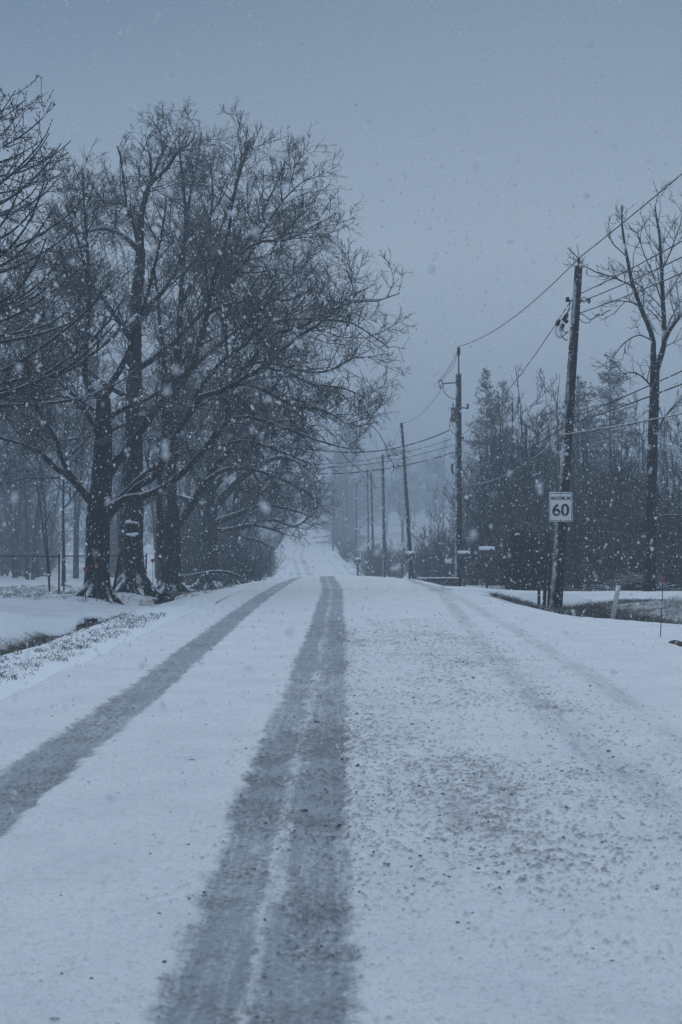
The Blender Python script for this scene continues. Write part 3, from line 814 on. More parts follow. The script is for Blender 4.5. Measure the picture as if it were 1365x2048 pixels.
# --- free-standing generic bare trees (kinds that are copied)
def bare_tree(seed, H, spread, stems=1, rad=.16, fine=1.0, upright=.5):
    g = np.random.default_rng(seed)
    tr = []; LP = []
    for sidx in range(stems):
        a = g.uniform(0, 6.283); lean = .10 * H * (stems > 1) * g.uniform(.4, 1.4)
        h = H * g.uniform(.86, 1.) ; n = 7
        pts = [[.12 * (stems > 1) * math.cos(a), .12 * (stems > 1) * math.sin(a), -.15, rad * (1.25 if stems == 1 else .7)]]
        for j in range(1, n):
            u = j / (n - 1)
            pts.append([math.cos(a) * lean * u + g.normal(0, .05 * H * .12 * u), math.sin(a) * lean * u + g.normal(0, .05 * H * .12 * u), h * u, rad * (1 if stems == 1 else .62) * (1 - .9 * u)])
        tr.append(resample(pts, 18))
    tr = np.array(tr)
    P, Rr = tr[:, :, :3], tr[:, :, 3]
    L1 = grow(P, Rr, g, 2.4 / max(1, stems ** .5), (spread * .55, spread * 1.15), (32, 68), 9, up=.05 + .10 * upright, wander=.09, tr=(.22, .98), rmin=.02, rk=.62, rl=.012)
    spec = [dict(density=2.4 * fine, length=(.7, 1.9), angle=(28, 60), K=6, up=.05 + .05 * upright, wander=.14, tr=(.12, 1.), rmin=.013, rl=.010, S=4),
            dict(density=3.6 * fine, length=(.4, 1.1), angle=(26, 58), K=4, up=.05 + .05 * upright, wander=.18, tr=(.1, 1.), rmin=.010, rl=.007, S=3),
            dict(density=3.4 * fine, length=(.2, .55), angle=(25, 58), K=3, up=.06, wander=.2, tr=(.1, 1.), rmin=.0085, rl=.005, S=3)]
    Pm, Rm = np.concatenate([L1[0]]), L1[1]
    t_ch = [tubes(P, Rr, 12), tubes(Pm, Rm, 6)]
    return t_ch, crown_levels(Pm, Rm, g, spec)

protos = {}
def proto(key, cat, tch, cch, mt, mc, tn='trunk', cn='crown'):
    protos[key] = (mesh_np(tn, tch), mesh_np(cn, cch), M[mt], M[mc], cat, tn, cn)
proto('bare0', 'tree', *bare_tree(101, 10.5, 3.0, 1, .105, 1.35, .4), 'bark', 'twig_far')
proto('bare1', 'tree', *bare_tree(102, 10.0, 2.6, 3, .15, 1.35, .8), 'bark', 'twig_far')
proto('bare2', 'tree', *bare_tree(103, 8.0, 2.8, 4, .12, 1.45, .6), 'bark', 'twig_far')
proto('bare3', 'tree', *bare_tree(104, 12.0, 3.4, 2, .12, 1.2, .3), 'bark', 'twig_far')
proto('thin', 'tree', *bare_tree(105, 11.0, 1.3, 2, .09, .5, 1.2), 'bark', 'twig_far')

def shrub(seed, n, H, spread, fine=1.):
    g = np.random.default_rng(seed)
    a = g.uniform(0, 6.283, n); tilt = g.uniform(.05, 1., n) * spread
    D = np.stack([np.cos(a) * tilt, np.sin(a) * tilt, np.ones(n)], -1); D /= np.linalg.norm(D, axis=1, keepdims=True)
    cur = np.stack([np.cos(a) * .12, np.sin(a) * .12, np.full(n, -.08)], -1); P = [cur]
    K = 7; Ln = H * g.uniform(.6, 1.1, n)
    for j in range(K - 1):
        D = D + g.normal(0, .08, (n, 3)) + np.array([0, 0, .02]); D /= np.linalg.norm(D, axis=1, keepdims=True)
        cur = cur + D * (Ln / (K - 1))[:, None]; P.append(cur)
    P = np.stack(P, 1); Rr = np.full(n, .018)[:, None] * np.linspace(1, .45, K)[None]
    spec = [dict(density=5. * fine, length=(.4, 1.0), angle=(22, 55), K=5, up=.05, wander=.15, tr=(.1, 1.), rmin=.009, rl=.006, S=3),
            dict(density=6. * fine, length=(.18, .5), angle=(22, 60), K=3, up=.05, wander=.2, tr=(.1, 1.), rmin=.0075, rl=.004, S=3)]
    return [tubes(P, Rr, 5)], crown_levels(P, Rr, g, spec)
proto('shrub0', 'shrub', *shrub(201, 34, 2.6, .8), 'twig_far', 'twig_far', 'stems', 'twigs')
proto('shrub1', 'shrub', *shrub(202, 30, 1.9, 1.2), 'twig_far', 'twig_far', 'stems', 'twigs')

proto('brush0', 'shrub', *shrub(203, 46, 4.6, .55, 1.15), 'twig_far', 'twig_far', 'stems', 'twigs')
proto('brush1', 'shrub', *shrub(204, 40, 3.8, .8, 1.25), 'twig_far', 'twig_far', 'stems', 'twigs')

def spruce(seed, H, W, ascend=.25):
    g = np.random.default_rng(seed)
    T = np.array([[0, 0, -.1, .17], [0.03, 0, H * .5, .09], [0, 0, H, .012]]); T = resample(T, 16)
    n = int(H * 17)
    u = np.sort(g.uniform(.06, .985, n)) ; z = u * H
    a = g.uniform(0, 6.283, n)
    Ln = W * (1 - u) ** .8 * g.uniform(.65, 1.15, n) + .25
    D = np.stack([np.cos(a), np.sin(a), ascend * (u - .35) * 2.4 + g.normal(0, .06, n)], -1); D /= np.linalg.norm(D, axis=1, keepdims=True)
    cur = np.stack([0 * z, 0 * z, z], -1); P = [cur]; K = 8
    for j in range(K - 1):
        D = D + np.array([0, 0, .05 if j > 3 else -.02]) + g.normal(0, .03, (n, 3)); D /= np.linalg.norm(D, axis=1, keepdims=True)
        cur = cur + D * (Ln / (K - 1))[:, None]; P.append(cur)
    P = np.stack(P, 1); Rr = np.full(n, .02)[:, None] * np.linspace(1, .5, K)[None]
    P2, R2 = grow(P, Rr, g, 5.5, (.35, .95), (40, 70), 5, up=-.02, wander=.08, tr=(.1, 1.), rmin=.018, rl=.004, flat=.25)
    P3, R3 = grow(P2, R2, g, 9., (.12, .3), (35, 65), 3, up=-.03, wander=.12, tr=(.05, 1.), rmin=.017, rl=.0)
    P4, R4 = grow(P, Rr, g, 12., (.10, .25), (35, 75), 3, up=-.05, wander=.12, tr=(.1, 1.), rmin=.017, rl=.0)
    return [tubes(T[None, :, :3], T[None, :, 3], 10), tubes(P, Rr, 4)], [tubes(P2, R2, 4), tubes(P3, R3, 3), tubes(P4, R4, 3)]
proto('spruce0', 'tree', *spruce(301, 15., 3.1, .45), 'bark', 'needle')
proto('spruce1', 'tree', *spruce(302, 13., 3.4, .25), 'bark', 'needle')

def put(key, name, x, y, H=None, scale=1., rot=None, label='', group=None, sink=0.):
    mt, mc, m1, m2, cat, tn, cn = protos[key]
    r = thing(name, label, cat, (x, y, gz(x, y) - sink), group)
    r.rotation_euler = (0, 0, float(rng.uniform(0, 6.28)) if rot is None else rot)
    r.scale = (scale,) * 3 if not isinstance(scale, tuple) else scale
    link(tn, mt, m1 if not mt.materials else None, r); link(cn, mc, m2 if not mc.materials else None, r)
    return r
def px_x(px, y): return (px - 682.5) / F * y

# right-hand wood
G = 'bare trees of the wood on the right'
put('spruce0', 'spruce_tree', px_x(975, 92), 92, scale=.93, label='tall hazy spruce with upswept boughs just right of the second utility pole', group='spruces behind the right wood')
put('spruce0', 'spruce_tree', px_x(1006, 97), 97, scale=.92, label='spruce with ragged top standing behind the tall one by the second utility pole', group='spruces behind the right wood')
put('spruce1', 'spruce_tree', px_x(1158, 88), 88, scale=1.0, label='hazy spruce mostly hidden behind the nearest utility pole', group='spruces behind the right wood')
put('spruce1', 'spruce_tree', px_x(1222, 86), 86, scale=1.08, label='cone shaped hazy spruce between the nearest utility pole and the right edge tree', group='spruces behind the right wood')
wood = [('bare2', 985, 74, 1.12), ('bare1', 1030, 70, 1.0), ('bare2', 1062, 66, 1.15), ('bare1', 1092, 72, 1.12), ('bare0', 1125, 78, .92), ('bare2', 1160, 68, 1.05),
        ('bare1', 1200, 74, .92), ('bare2', 1245, 64, 1.0), ('bare0', 1290, 72, .85), ('bare1', 1345, 66, .85), ('bare2', 1385, 62, 1.0), ('bare0', 1420, 70, .9), ('bare2', 1010, 82, 1.25), ('bare1', 1140, 84, 1.15), ('bare3', 1330, 88, .85), ('bare3', 1420, 92, .95), ('bare2', 950, 88, 1.0), ('bare1', 1270, 80, .95), ('bare0', 1060, 88, 1.0)]
for i, (k, px, y, s) in enumerate(wood):
    put(k, 'bare_tree', px_x(px, y), y, scale=s, label='bare twiggy tree crowded among others in the dark wood on the right', group=G)
for i, (px, y, s) in enumerate([(884, 150, .95), (900, 158, .9), (868, 165, .85)]):
    put('thin', 'slender_tree', px_x(px, y), y, scale=s, label='slender pale tree in haze beside the second utility pole', group='slender hazy trees')
G = 'roadside shrubs on the right'
for k, px, y, s in [('shrub0', 880, 88, 1.1), ('shrub0', 905, 84, 1.2), ('shrub1', 860, 92, 1.2), ('shrub0', 835, 100, 1.0), ('shrub0', 800, 118, 1.1), ('shrub0', 782, 124, 1.2), ('shrub0', 757, 130, 1.15), ('shrub1', 740, 138, 1.2), ('shrub0', 885, 100, 1.5), ('shrub0', 850, 112, 1.5), ('shrub0', 940, 80, 1.2)]:
    put(k, 'shrub', px_x(px, y), y, scale=s, label='bare brushy shrub in the roadside thicket around the farther utility poles', group=G)
for k, px, y, s, lb in [('shrub0', 1225, 56, 1.0, 'spreading bare shrub left of the right edge tree, behind the leaning white post'), ('shrub1', 1165, 58, 1.0, 'low bare shrub behind the nearest utility pole beside the small dark box'), ('shrub0', 1345, 55, .8, 'bare shrub right of the open crowned tree'), ('shrub1', 1275, 53, .9, 'twiggy shrub at the foot of the open crowned tree'), ('shrub1', 985, 66, 1.0, 'low bare shrub behind the grey mailbox'), ('shrub1', 1110, 62, 1.2, 'bare shrub behind the brown stakes')]:
    put(k, 'shrub', px_x(px, y), y, scale=s, label=lb)

G = 'tall brush along the front of the right wood'
for i, (px, y, s) in enumerate([(958, 72, .95), (985, 68, 1.0), (1015, 66, 1.1), (1040, 62, 1.0), (1075, 64, 1.15), (1112, 60, 1.1), (1150, 62, 1.2), (1185, 60, 1.0), (1215, 64, 1.25), (1250, 60, 1.1), (1285, 66, 1.2), (1325, 70, 1.0), (1355, 60, .9), (1390, 58, 1.2), (1000, 76, 1.3), (1090, 78, 1.4), (1180, 76, 1.4), (1260, 78, 1.4), (1370, 78, 1.3)]):
    put(['brush0', 'brush1'][i % 2], 'tall_shrub', px_x(px, y), y, scale=s, label='tall bare brush crowded along the front of the dark wood on the right', group=G)
G = 'tall brush behind the left lawn'
for i, (px, y, s) in enumerate([(380, 80, 1.4), (-30, 132, 1.9), (10, 140, 2.0), (48, 134, 1.9), (85, 142, 2.0), (210, 138, 1.9), (245, 130, 1.8), (-40, 104, 1.1), (35, 112, 1.1), (225, 118, 1.0), (370, 92, 1.0), (410, 84, 1.2), (440, 90, 1.3), (475, 96, 1.3), (395, 120, 1.4), (90, 136, 1.2)]):
    put(['brush0', 'brush1'][i % 2], 'tall_shrub', px_x(px, y), y, scale=s, label='tall bare brush in the grey thicket beyond the left lawn', group=G)

# far trees in the haze either side of the climbing road
gg = np.random.default_rng(77)
GF = 'hazy shrubs beside the far road'
for i, y in enumerate((146, 152, 158, 165, 172, 180, 190, 200, 212, 226, 242, 260, 280, 305, 335, 370)):
    for sd in (-1, 1):
        x = float(edge_r(y)) + gg.uniform(1.6, 4.0) if sd > 0 else float(edge_l(y)) - gg.uniform(1.6, 4.0)
        put(['shrub0', 'shrub1', 'brush1'][(i + sd) % 3], 'shrub', x, y, scale=float(gg.uniform(.8, 1.2)), label='grey bare shrub fading into the haze beside the far road', group=GF)
GF = 'far trees on the right of the climbing road'
for y in (265, 300, 335, 370, 410, 450, 500, 560):
    for off in (0, 1, 2, 3, 4):
        x = float(edge_r(y)) + 4.5 + off * 8 + gg.uniform(-1.0, 2.0)
        put(['bare0', 'bare3', 'bare1', 'spruce1'][int(gg.integers(0, 4))], 'distant_tree', x, y + gg.uniform(-6, 6), scale=float(gg.uniform(1.2, 1.9)), label='bare tree fading into the snow haze right of the far road', group=GF)
GF = 'far trees on the left of the climbing road'
for y in (165, 200, 240, 280, 325, 370, 420, 480, 540):
    for off in (0, 1):
        x = float(edge_l(y)) - 5.5 - off * 8 - gg.uniform(-1.0, 2.0)
        put(['bare0', 'bare3', 'bare1', 'bare2'][int(gg.integers(0, 4))], 'distant_tree', x, y + gg.uniform(-6, 6), scale=float(gg.uniform(.75, 1.15)), label='bare tree fading into the snow haze left of the far road', group=GF)
# trees behind the left lawn
GF = 'trees behind the left lawn'
for k, px, y, s in [('bare0', 128, 68, .9), ('bare2', 30, 104, 1.5), ('bare2', 72, 112, 1.6), ('bare0', -30, 84, 1.2), ('bare3', 185, 118, 1.4), ('bare1', 240, 110, 1.3), ('bare3', 312, 124, 1.4), ('bare0', 375, 104, 1.1), ('bare1', 420, 112, 1.1), ('bare3', -70, 104, 1.3)]:
    put(k, 'bare_tree', px_x(px, y), y, scale=s, label='bare tree in the grey thicket behind the left lawn', group=GF)
put('thin', 'sapling', px_x(104, 49), 49, scale=.55, label='thin dark sapling standing by the chain link fence corner')
GF = 'tall trees close behind the left roadside row'
for k, px, y, s in [('bare3', 60, 98, 1.75), ('bare3', 150, 104, 1.85), ('bare3', 235, 96, 1.7), ('bare3', 320, 102, 1.75), ('bare3', -20, 92, 1.7), ('bare0', -50, 98, 1.6), ('bare3', 12, 124, 1.6), ('bare0', 52, 116, 1.6), ('bare3', 96, 130, 1.6), ('bare0', 205, 118, 1.7), ('bare0', 400, 100, 1.7)]:
    put(k, 'bare_tree', px_x(px, y), y, scale=s, label='tall bare tree rising in the haze behind the row of big left trunks', group=GF)
GF = 'shrubs at the left road bend'
for k, px, y, s in [('shrub0', 492, 72, .75), ('shrub0', 455, 70, .8), ('shrub1', 515, 92, 1.1), ('shrub1', 540, 112, 1.1), ('shrub0', 400, 70, .9), ('shrub0', 430, 76, 1.0), ('shrub1', 508, 104, 1.2)]:
    put(k, 'shrub', px_x(px, y), y, scale=s, label='bare shrub at the left verge where the road drops away', group=GF)

# dark cedar bush
def cedar():
    g = np.random.default_rng(401)
    y = 53.; x = px_x(1047, y); z = gz(x, y)
    n = 1500
    a = g.uniform(0, 6.283, n); u = g.uniform(0, 1, n); rr = np.sqrt(g.uniform(.1, 1, n))
    prof = np.interp(u, [0, .15, .45, .8, 1], [.45, .68, .72, .5, .08]) * rr * g.uniform(.7, 1.2, n) * (1 + .18 * np.sin(a * 3 + 1) + .14 * np.sin(a * 5 + u * 7))
    P0 = np.stack([np.cos(a) * prof, np.sin(a) * prof, .05 + u * 2.15], -1)
    D = np.stack([np.cos(a) * .7, np.sin(a) * .7, .8 + 0 * a], -1)
    L = g.uniform(.12, .34, n)[:, None]
    P = np.stack([P0, P0 + D * L * .5 + g.normal(0, .02, (n, 3)), P0 + D * L + g.normal(0, .03, (n, 3))], 1)
    R = np.stack([np.full(n, .02), np.full(n, .03), np.full(n, .006)], 1)
    P2, R2 = grow(P, R, g, 22., (.08, .2), (25, 60), 3, up=.05, wander=.15, tr=(.1, 1.), rmin=.014, rl=0)
    P += [x, y, z]; P2 += [x, y, z]
    root = thing('cedar_bush', 'very dark rounded evergreen bush left of the nearest utility pole', 'shrub', (x, y, z))
    part('trunk', [rod((x, y, z - .1), (x, y, z + 1.6), .07, 8, .03)], M['bark'], root)
    part('foliage', [tubes(P, R, 4), tubes(P2, R2, 3)], M['cedar'], root)
cedar()
# brush pile
def brush():
    g = np.random.default_rng(402)
    y = 50.; x = px_x(1270, y); z = gz(x, y)
    n = 420
    c = np.stack([x + g.normal(0, .62, n), y + g.normal(0, .5, n), 0 * g.random(n)], -1)
    hh = np.exp(-((c[:, 0] - x) / .8) ** 2) * .62
    c[:, 2] = ground(c[:, 0], c[:, 1]) + hh * g.random(n)
    a = g.uniform(0, 6.283, n); d = np.stack([np.cos(a), np.sin(a), g.normal(0.05, .22, n)], -1)
    L = g.uniform(.25, .8, n)[:, None]
    P = np.stack([c - d * L, c + g.normal(0, .05, (n, 3)), c + d * L], 1); P[:, :, 2] = np.maximum(P[:, :, 2], z - .02)
    R = np.full((n, 3), .012) * g.uniform(.6, 1.9, (n, 1))
    P2, R2 = grow(P, R, g, 4., (.15, .5), (25, 60), 3, up=.02, wander=.2, rmin=.007, rl=.004)
    single('brush_pile', [tubes(P, R, 5), tubes(P2, R2, 3)], M['twig'], 'heap of cut branches dusted with snow at the foot of the open crowned tree', 'brush pile', (x, y, z))
brush()

# ------------------------------------------------------------------ utility poles and wires
def pole(label, bx_px, tx_px, top_py, y, r0, r1, extra_pin=None, lean_y=0., name='utility_pole'):
    top = at(tx_px, top_py, y + lean_y)
    b = np.array([px_x(bx_px, y), y, 0]); b[2] = gz(b[0], y)
    root = thing(name, label, 'utility pole', b, 'utility poles along the right verge')
    pts = np.linspace(0, 1, 14)[:, None] * (top - (b - [0, 0, .3])) + (b - [0, 0, .3])
    part('shaft', [tubes(pts[None], np.linspace(r0, r1, 14)[None], 16, caps=True)], M['pole'], root)
    return root, b, top
def lerp_pole(b, top, py, y):
    """point on the pole axis at image height py"""
    t0, t1 = b, top
    zt = at(0, py, y)[2]
    u = (zt - t0[2]) / (t1[2] - t0[2])
    return t0 + (t1 - t0) * u
def insulator(c, r=.05, h=.22):
    return lathe(c, [(.0, 0), (r * .5, 0), (r * .5, h * .2), (r, h * .25), (r * .6, h * .42), (r * .95, h * .5), (r * .55, h * .66), (r * .8, h * .75), (r * .5, h * .95), (0, h)], 12)
def wire_pts(a, b, sag, n=24):
    u = np.linspace(0, 1, n)[:, None]
    p = np.array(a) * (1 - u) + np.array(b) * u
    p[:, 2] -= sag * 4 * (u * (1 - u))[:, 0]
    return p
def wire(name, label, spans, r, mat='wire', group='overhead wires', cat='wire'):
    pts = [wire_pts(*s) for s in spans]
    P = np.concatenate([pts[0]] + [q[1:] for q in pts[1:]])
    m = P[0]
    return single(name, [tubes(P[None], np.full((1, len(P)), r), 6)], M[mat], label, cat, m, group)

p1, b1, t1 = pole('nearest utility pole, dark wood leaning right, carrying the speed limit sign and black splices', 1108, 1158, 532, 38., .18, .105)
p2, b2, t2 = pole('upright second utility pole with a tall top pin and a grey transformer', 917, 917.5, 748, 63., .175, .125)
p3, b3, t3 = pole('bare utility pole leaning left with a dark mailbox at its foot', 825, 803.5, 846, 87., .16, .09)
p4, b4, t4 = pole('weathered utility pole beside the shrubs, fourth from the front', 770, 765.5, 909, 114., .16, .11)
p5, b5, t5 = pole('slim hazy utility pole leaning left, right one of the close pair', 748, 742.5, 946, 142., .15, .09)
p6, b6, t6 = pole('slim hazy utility pole, left one of the close pair', 738, 735, 938, 156., .13, .08)
p7, b7, t7 = pole('thin faded utility pole standing left of the close pair', 713, 713, 964, 186., .14, .09)
p8, b8, t8 = pole('very faint short utility pole near the far road', 686, 686, 1008, 250., .13, .09)
p9, b9, t9 = pole('faintest utility pole, beside the road near the top of the hill', 667, 667, 966, 225., .12, .08)

# pole 1 hardware
y1 = 38.
cap = t1
part('top_insulator', [rod(t1, t1 + [0, 0, .10], .012), insulator(t1 + np.array([0, 0, .07]), .055, .17)], M['dark_steel'], p1)
pin1 = t1 + np.array([0, 0, .21])
part('wire_whisker', [tubes(np.stack([pin1, pin1 + [-.10, 0, .10], pin1 + [-.24, -.02, .20], pin1 + [-.31, -.04, .28]])[None], np.full((1, 4), .009), 5),
                      tubes(np.stack([pin1, pin1 + [-.01, 0, .16], pin1 + [-.04, 0, .36]])[None], np.full((1, 3), .008), 5)], M['dark_steel'], p1)
ak = lerp_pole(b1, t1, 600, y1)
part('clevis', [rod(ak + [-.26, -.02, -.02], ak + [.32, -.02, -.02], .018), box(ak + np.array([-.24, -.02, 0]), (.10, .08, .10)), insulator(ak + np.array([-.24, -.04, -.06]), .055, .14), insulator(ak + np.array([.33, -.04, -.10]), .055, .16),
                tubes((ak + np.array([.20, -.04, .0]) + np.stack([np.cos(np.linspace(0, 6.28, 12)) * .07, 0 * np.linspace(0, 1, 12), np.sin(np.linspace(0, 6.28, 12)) * .07], -1))[None], np.full((1, 12), .014), 5)], M['dark_steel'], p1)
# splices and drip loops hanging on the left of pole 1
sp = [((1135, 628), (1127, 642)), ((1119, 640), (1114, 651)), ((1127, 648), (1121, 662)), ((1135, 640), (1131, 645))]
for a, b in sp:
    A_, B_ = at(*a, y1 - .15), at(*b, y1 - .15)
    d = (B_ - A_)
    part('splice', [tubes(np.stack([A_ - d * .1, A_, (A_ + B_) / 2, B_, B_ + d * .1])[None], np.array([[.015, .05, .062, .055, .018]]), 10, caps=True)], M['rubber'], p1)
def px_tube(pts, y, r, K=16):
    q = resample(np.array([[*at(p[0], p[1], y), r] for p in pts]), K)
    return tubes(q[None, :, :3], q[None, :, 3], 6)
part('drip_loop', [px_tube([(1115, 651), (1112, 662), (1115, 672), (1120, 675), (1128, 671), (1137, 662)], y1 - .15, .014),
                   px_tube([(1122, 662), (1124, 672), (1130, 679), (1136, 680)], y1 - .15, .014),
                   px_tube([(1125, 656), (1129, 664), (1136, 666)], y1 - .15, .011),
                   px_tube([(1142, 600), (1138, 618), (1134, 630)], y1 - .15, .014),
                   px_tube([(1147, 613), (1139, 620), (1125, 638), (1119, 642)], y1 - .15, .010)], M['rubber'], p1)
part('service_drop', [px_tube([(1158, 628), (1168, 630), (1178, 638), (1186, 638), (1196, 628), (1204, 631), (1212, 624), (1222, 620)], y1 - .1, .011, 26),
                      px_tube([(1157, 636), (1168, 645), (1178, 645), (1186, 637), (1198, 631), (1206, 629), (1218, 621)], y1 - .1, .011, 26)], M['rubber'], p1)

# speed limit sign
def text_chunk(s, h_m, center, bold=.0, width=None):
    cu = bpy.data.curves.new('sign_text', 'FONT'); cu.body = s; cu.extrude = .004; cu.align_x = 'CENTER'; cu.align_y = 'CENTER'; cu.offset = bold
    cu.resolution_u = 6
    o = bpy.data.objects.new('sign_text', cu); COL.objects.link(o)
    dg = bpy.context.evaluated_depsgraph_get(); dg.update()
    me = bpy.data.meshes.new_from_object(o.evaluated_get(dg))
    COL.objects.unlink(o); bpy.data.objects.remove(o)
    V = np.array([v.co[:] for v in me.vertices])
    V[:, :2] -= (V[:, :2].max(0) + V[:, :2].min(0)) / 2
    hh = np.ptp(V[:, 1]); ww = np.ptp(V[:, 0])
    sx = (width / ww) if width else h_m / hh
    V = np.stack([V[:, 0] * sx, -V[:, 2], V[:, 1] * h_m / hh], -1) + np.array(center)
    polys = {}
    for p in me.polygons: polys.setdefault(len(p.vertices), []).append(list(p.vertices))
    bpy.data.meshes.remove(me)
    return V, [np.array(v) for v in polys.values()]
sc_ = at(1122, 1014, 37.70)
def rrect(c, w, h, r, yd):
    pts = []
    for cx, cz, a0 in ((w / 2 - r, h / 2 - r, 0), (-w / 2 + r, h / 2 - r, 90), (-w / 2 + r, -h / 2 + r, 180), (w / 2 - r, -h / 2 + r, 270)):
        for k in range(6):
            a = R_(a0 + k * 18); pts.append((cx + r * math.cos(a), cz + r * math.sin(a)))
    n = len(pts)
    V = np.array([[c[0] + p[0], c[1] - yd / 2, c[2] + p[1]] for p in pts] + [[c[0] + p[0], c[1] + yd / 2, c[2] + p[1]] for p in pts])
    i = np.arange(n); j = (i + 1) % n
    return V, [np.stack([j, i, i + n, j + n], -1), np.arange(n)[None, ::-1][:, ::-1], (np.arange(n) + n)[None, ::-1]], pts
sign = thing('speed_limit_sign', 'white rectangular sign reading MAXIMUM 60 fixed to the nearest utility pole', 'road sign', sc_)
V, Fq, ppts = rrect(sc_, .62, .77, .045, .006)
part('plate', [(V, Fq)], M['sign'], sign, smooth=False)
def ring(c, w, h, r, t, y):
    o = rrect(c, w, h, r, .004)[2]; k = rrect(c, w - 2 * t, h - 2 * t, max(r - t, .005), .004)[2]
    n = len(o)
    V = np.array([[c[0] + p[0], y, c[2] + p[1]] for p in o] + [[c[0] + p[0], y, c[2] + p[1]] for p in k])
    i = np.arange(n); j = (i + 1) % n
    return V, [np.stack([i, j, j + n, i + n], -1)]
part('border', [ring(sc_, .585, .735, .035, .014, sc_[1] - .0065)], M['black'], sign, smooth=False)
part('wording', [text_chunk('MAXIMUM', .10, sc_ + np.array([0, -.008, .235]), .004, .50)], M['black'], sign, smooth=False)
part('number', [text_chunk('60', .33, sc_ + np.array([0, -.008, -.075]), .022, .45)], M['black'], sign, smooth=False)
for dz_ in (.33, -.345):
    part('bolt', [lathe(sc_ + np.array([0, -.004, dz_]), [(0, .0), (.014, .0), (.014, .008), (0, .011)], 8, axis=1)], M['steel'], sign)
g_ = np.random.default_rng(21)
nb = 26; ub = np.linspace(-.29, .29, nb)
part('snow_crust', [blobs(np.stack([sc_[0] + ub, np.full(nb, sc_[1]), np.full(nb, sc_[2] + .385)], -1), np.stack([g_.uniform(.012, .022, nb), np.full(nb, .016), g_.uniform(.006, .022, nb)], -1), .15)], M['snow'], sign)
part('bracket', [box(sc_ + np.array([.03, .06, .22]), (.05, .10, .04))], M['steel'], sign, smooth=False)
part('bracket', [box(sc_ + np.array([.0, .06, -.25]), (.05, .10, .04))], M['steel'], sign, smooth=False)

# pole 2 hardware
y2 = 63.
part('pin_extension', [rod(t2 - [0, .10, .35], t2 + [0, -.10, .86], .035, 8)], M['steel'], p2)
pin2 = t2 + np.array([0, -.10, .86])
part('top_insulator', [insulator(pin2 + np.array([0, 0, -.08]), .10, .42)], M['dark_steel'], p2)
pin2 = pin2 + np.array([0, 0, .36])
arm_a = lerp_pole(b2, t2, 765, y2); arm_b = at(885, 767, y2)
part('bracket_arm', [rod(arm_a, arm_b, .03, 8)], M['steel'], p2)
cb0, cb1 = at(877, 762, y2), at(883, 779, y2)
part('fuse_cutout', [rod(cb0, cb1, .045, 8), rod(at(884, 760, y2), at(887, 776, y2), .03, 8), rod(cb0, at(886, 760, y2), .035, 6), rod(cb1, at(886, 777, y2), .035, 6)], M['porcelain'], p2)
part('fuse_wire', [px_tube([(886, 778), (893, 789), (902, 796), (914, 799)], y2, .016), px_tube([(919, 697), (900, 733), (880, 760)], y2, .013), px_tube([(919, 700), (905, 735), (884, 760)], y2, .011)], M['rubber'], p2)
tc = at(909.5, 844, y2 - .05)
tr_ = part('transformer', [lathe(tc, [(0, -.02), (.15, 0), (.155, .1), (.155, .56), (.165, .57), (.165, .60), (.13, .65), (0, .67)], 18), rod(tc + [-.16, 0, .62], tc + [-.30, 0, .62], .02)], M['xfmr'], p2)
part('bushing', [insulator(tc + np.array([-.06, -.04, .64]), .035, .2)], M['dark_steel'], tr_)
part('drip_loop', [px_tube([(902, 835), (900, 850), (902, 862), (910, 868), (914, 876)], y2 - .1, .018), px_tube([(905, 846), (908, 856), (913, 860)], y2 - .1, .018), px_tube([(904, 866), (906, 862), (912, 858)], y2 - .1, .03)], M['rubber'], p2)
part('clevis', [rod(at(922, 815, y2), at(937, 817, y2), .03, 6), rod(at(936, 808, y2), at(936, 817, y2), .05, 8)], M['dark_steel'], p2)
part('bolt', [rod(at(923, 876, y2), at(928, 876, y2), .05, 8)], M['dark_steel'], p2)
part('cable_box', [px_tube([(906, 928), (904, 936), (906, 945), (908, 948)], y2 - .1, .045), px_tube([(912, 924), (905, 932), (904, 938)], y2 - .1, .02)], M['rubber'], p2)

# wires
far0 = np.array([9.2, -14., 9.3])
wire('power_line', 'topmost single wire sloping from the upper right corner over both front poles', [(far0 + [0, 0, .55], pin1, .55), (pin1, pin2, .40)], .014)
wire('power_line', 'thin wire falling from the second pole top bracket toward the leaning third pole', [(cb1, t3, .40), (t3, t4 + np.array([0, 0, .05]), .5)], .011)
s_off = [at(1160, 588, y1), at(1161, 604, y1), at(1158, 627, y1)]
ends = [(1365, 436), (1365, 468), (1365, 500)]
for i, (so, e) in enumerate(zip(s_off, ends)):
    ex = at(e[0], e[1], 29.5); d = ex - so
    lab = ['upper', 'middle', 'lowest'][i]
    wire('power_line', f'{lab} of the three wires running right from the splices of the nearest pole', [(so + d * 5.0, so, .75)], .013)
wire('power_line', 'wire descending left from the splices of the nearest pole behind the treetops', [(at(1143, 600, y1), at(921, 872, y2), .45)], .012)
# snow crusted communication cables
cab = [((1365, 712), (1132, 841), (925, 905), .013, 'wire', 'higher thin communication cable crossing the trunk of the right edge tree'),
       ((1365, 738), (1132, 852), (925, 922), .015, 'wire', 'middle communication cable crossing the trunk of the right edge tree'),
       ((1365, 797), (1128, 869), (925, 968), .018, 'snow_wire', 'thick snow coated cable lowest on the nearest utility pole')]
for e, m, f, r, mt, lb in cab:
    mid = at(m[0], m[1], y1 - .22); ex = at(e[0], e[1], 29.0); d = ex - mid
    wire('communication_cable', lb, [(mid + d * 4.6, mid, .45), (mid, at(f[0], f[1], y2 - .2), .42)], r, mt)
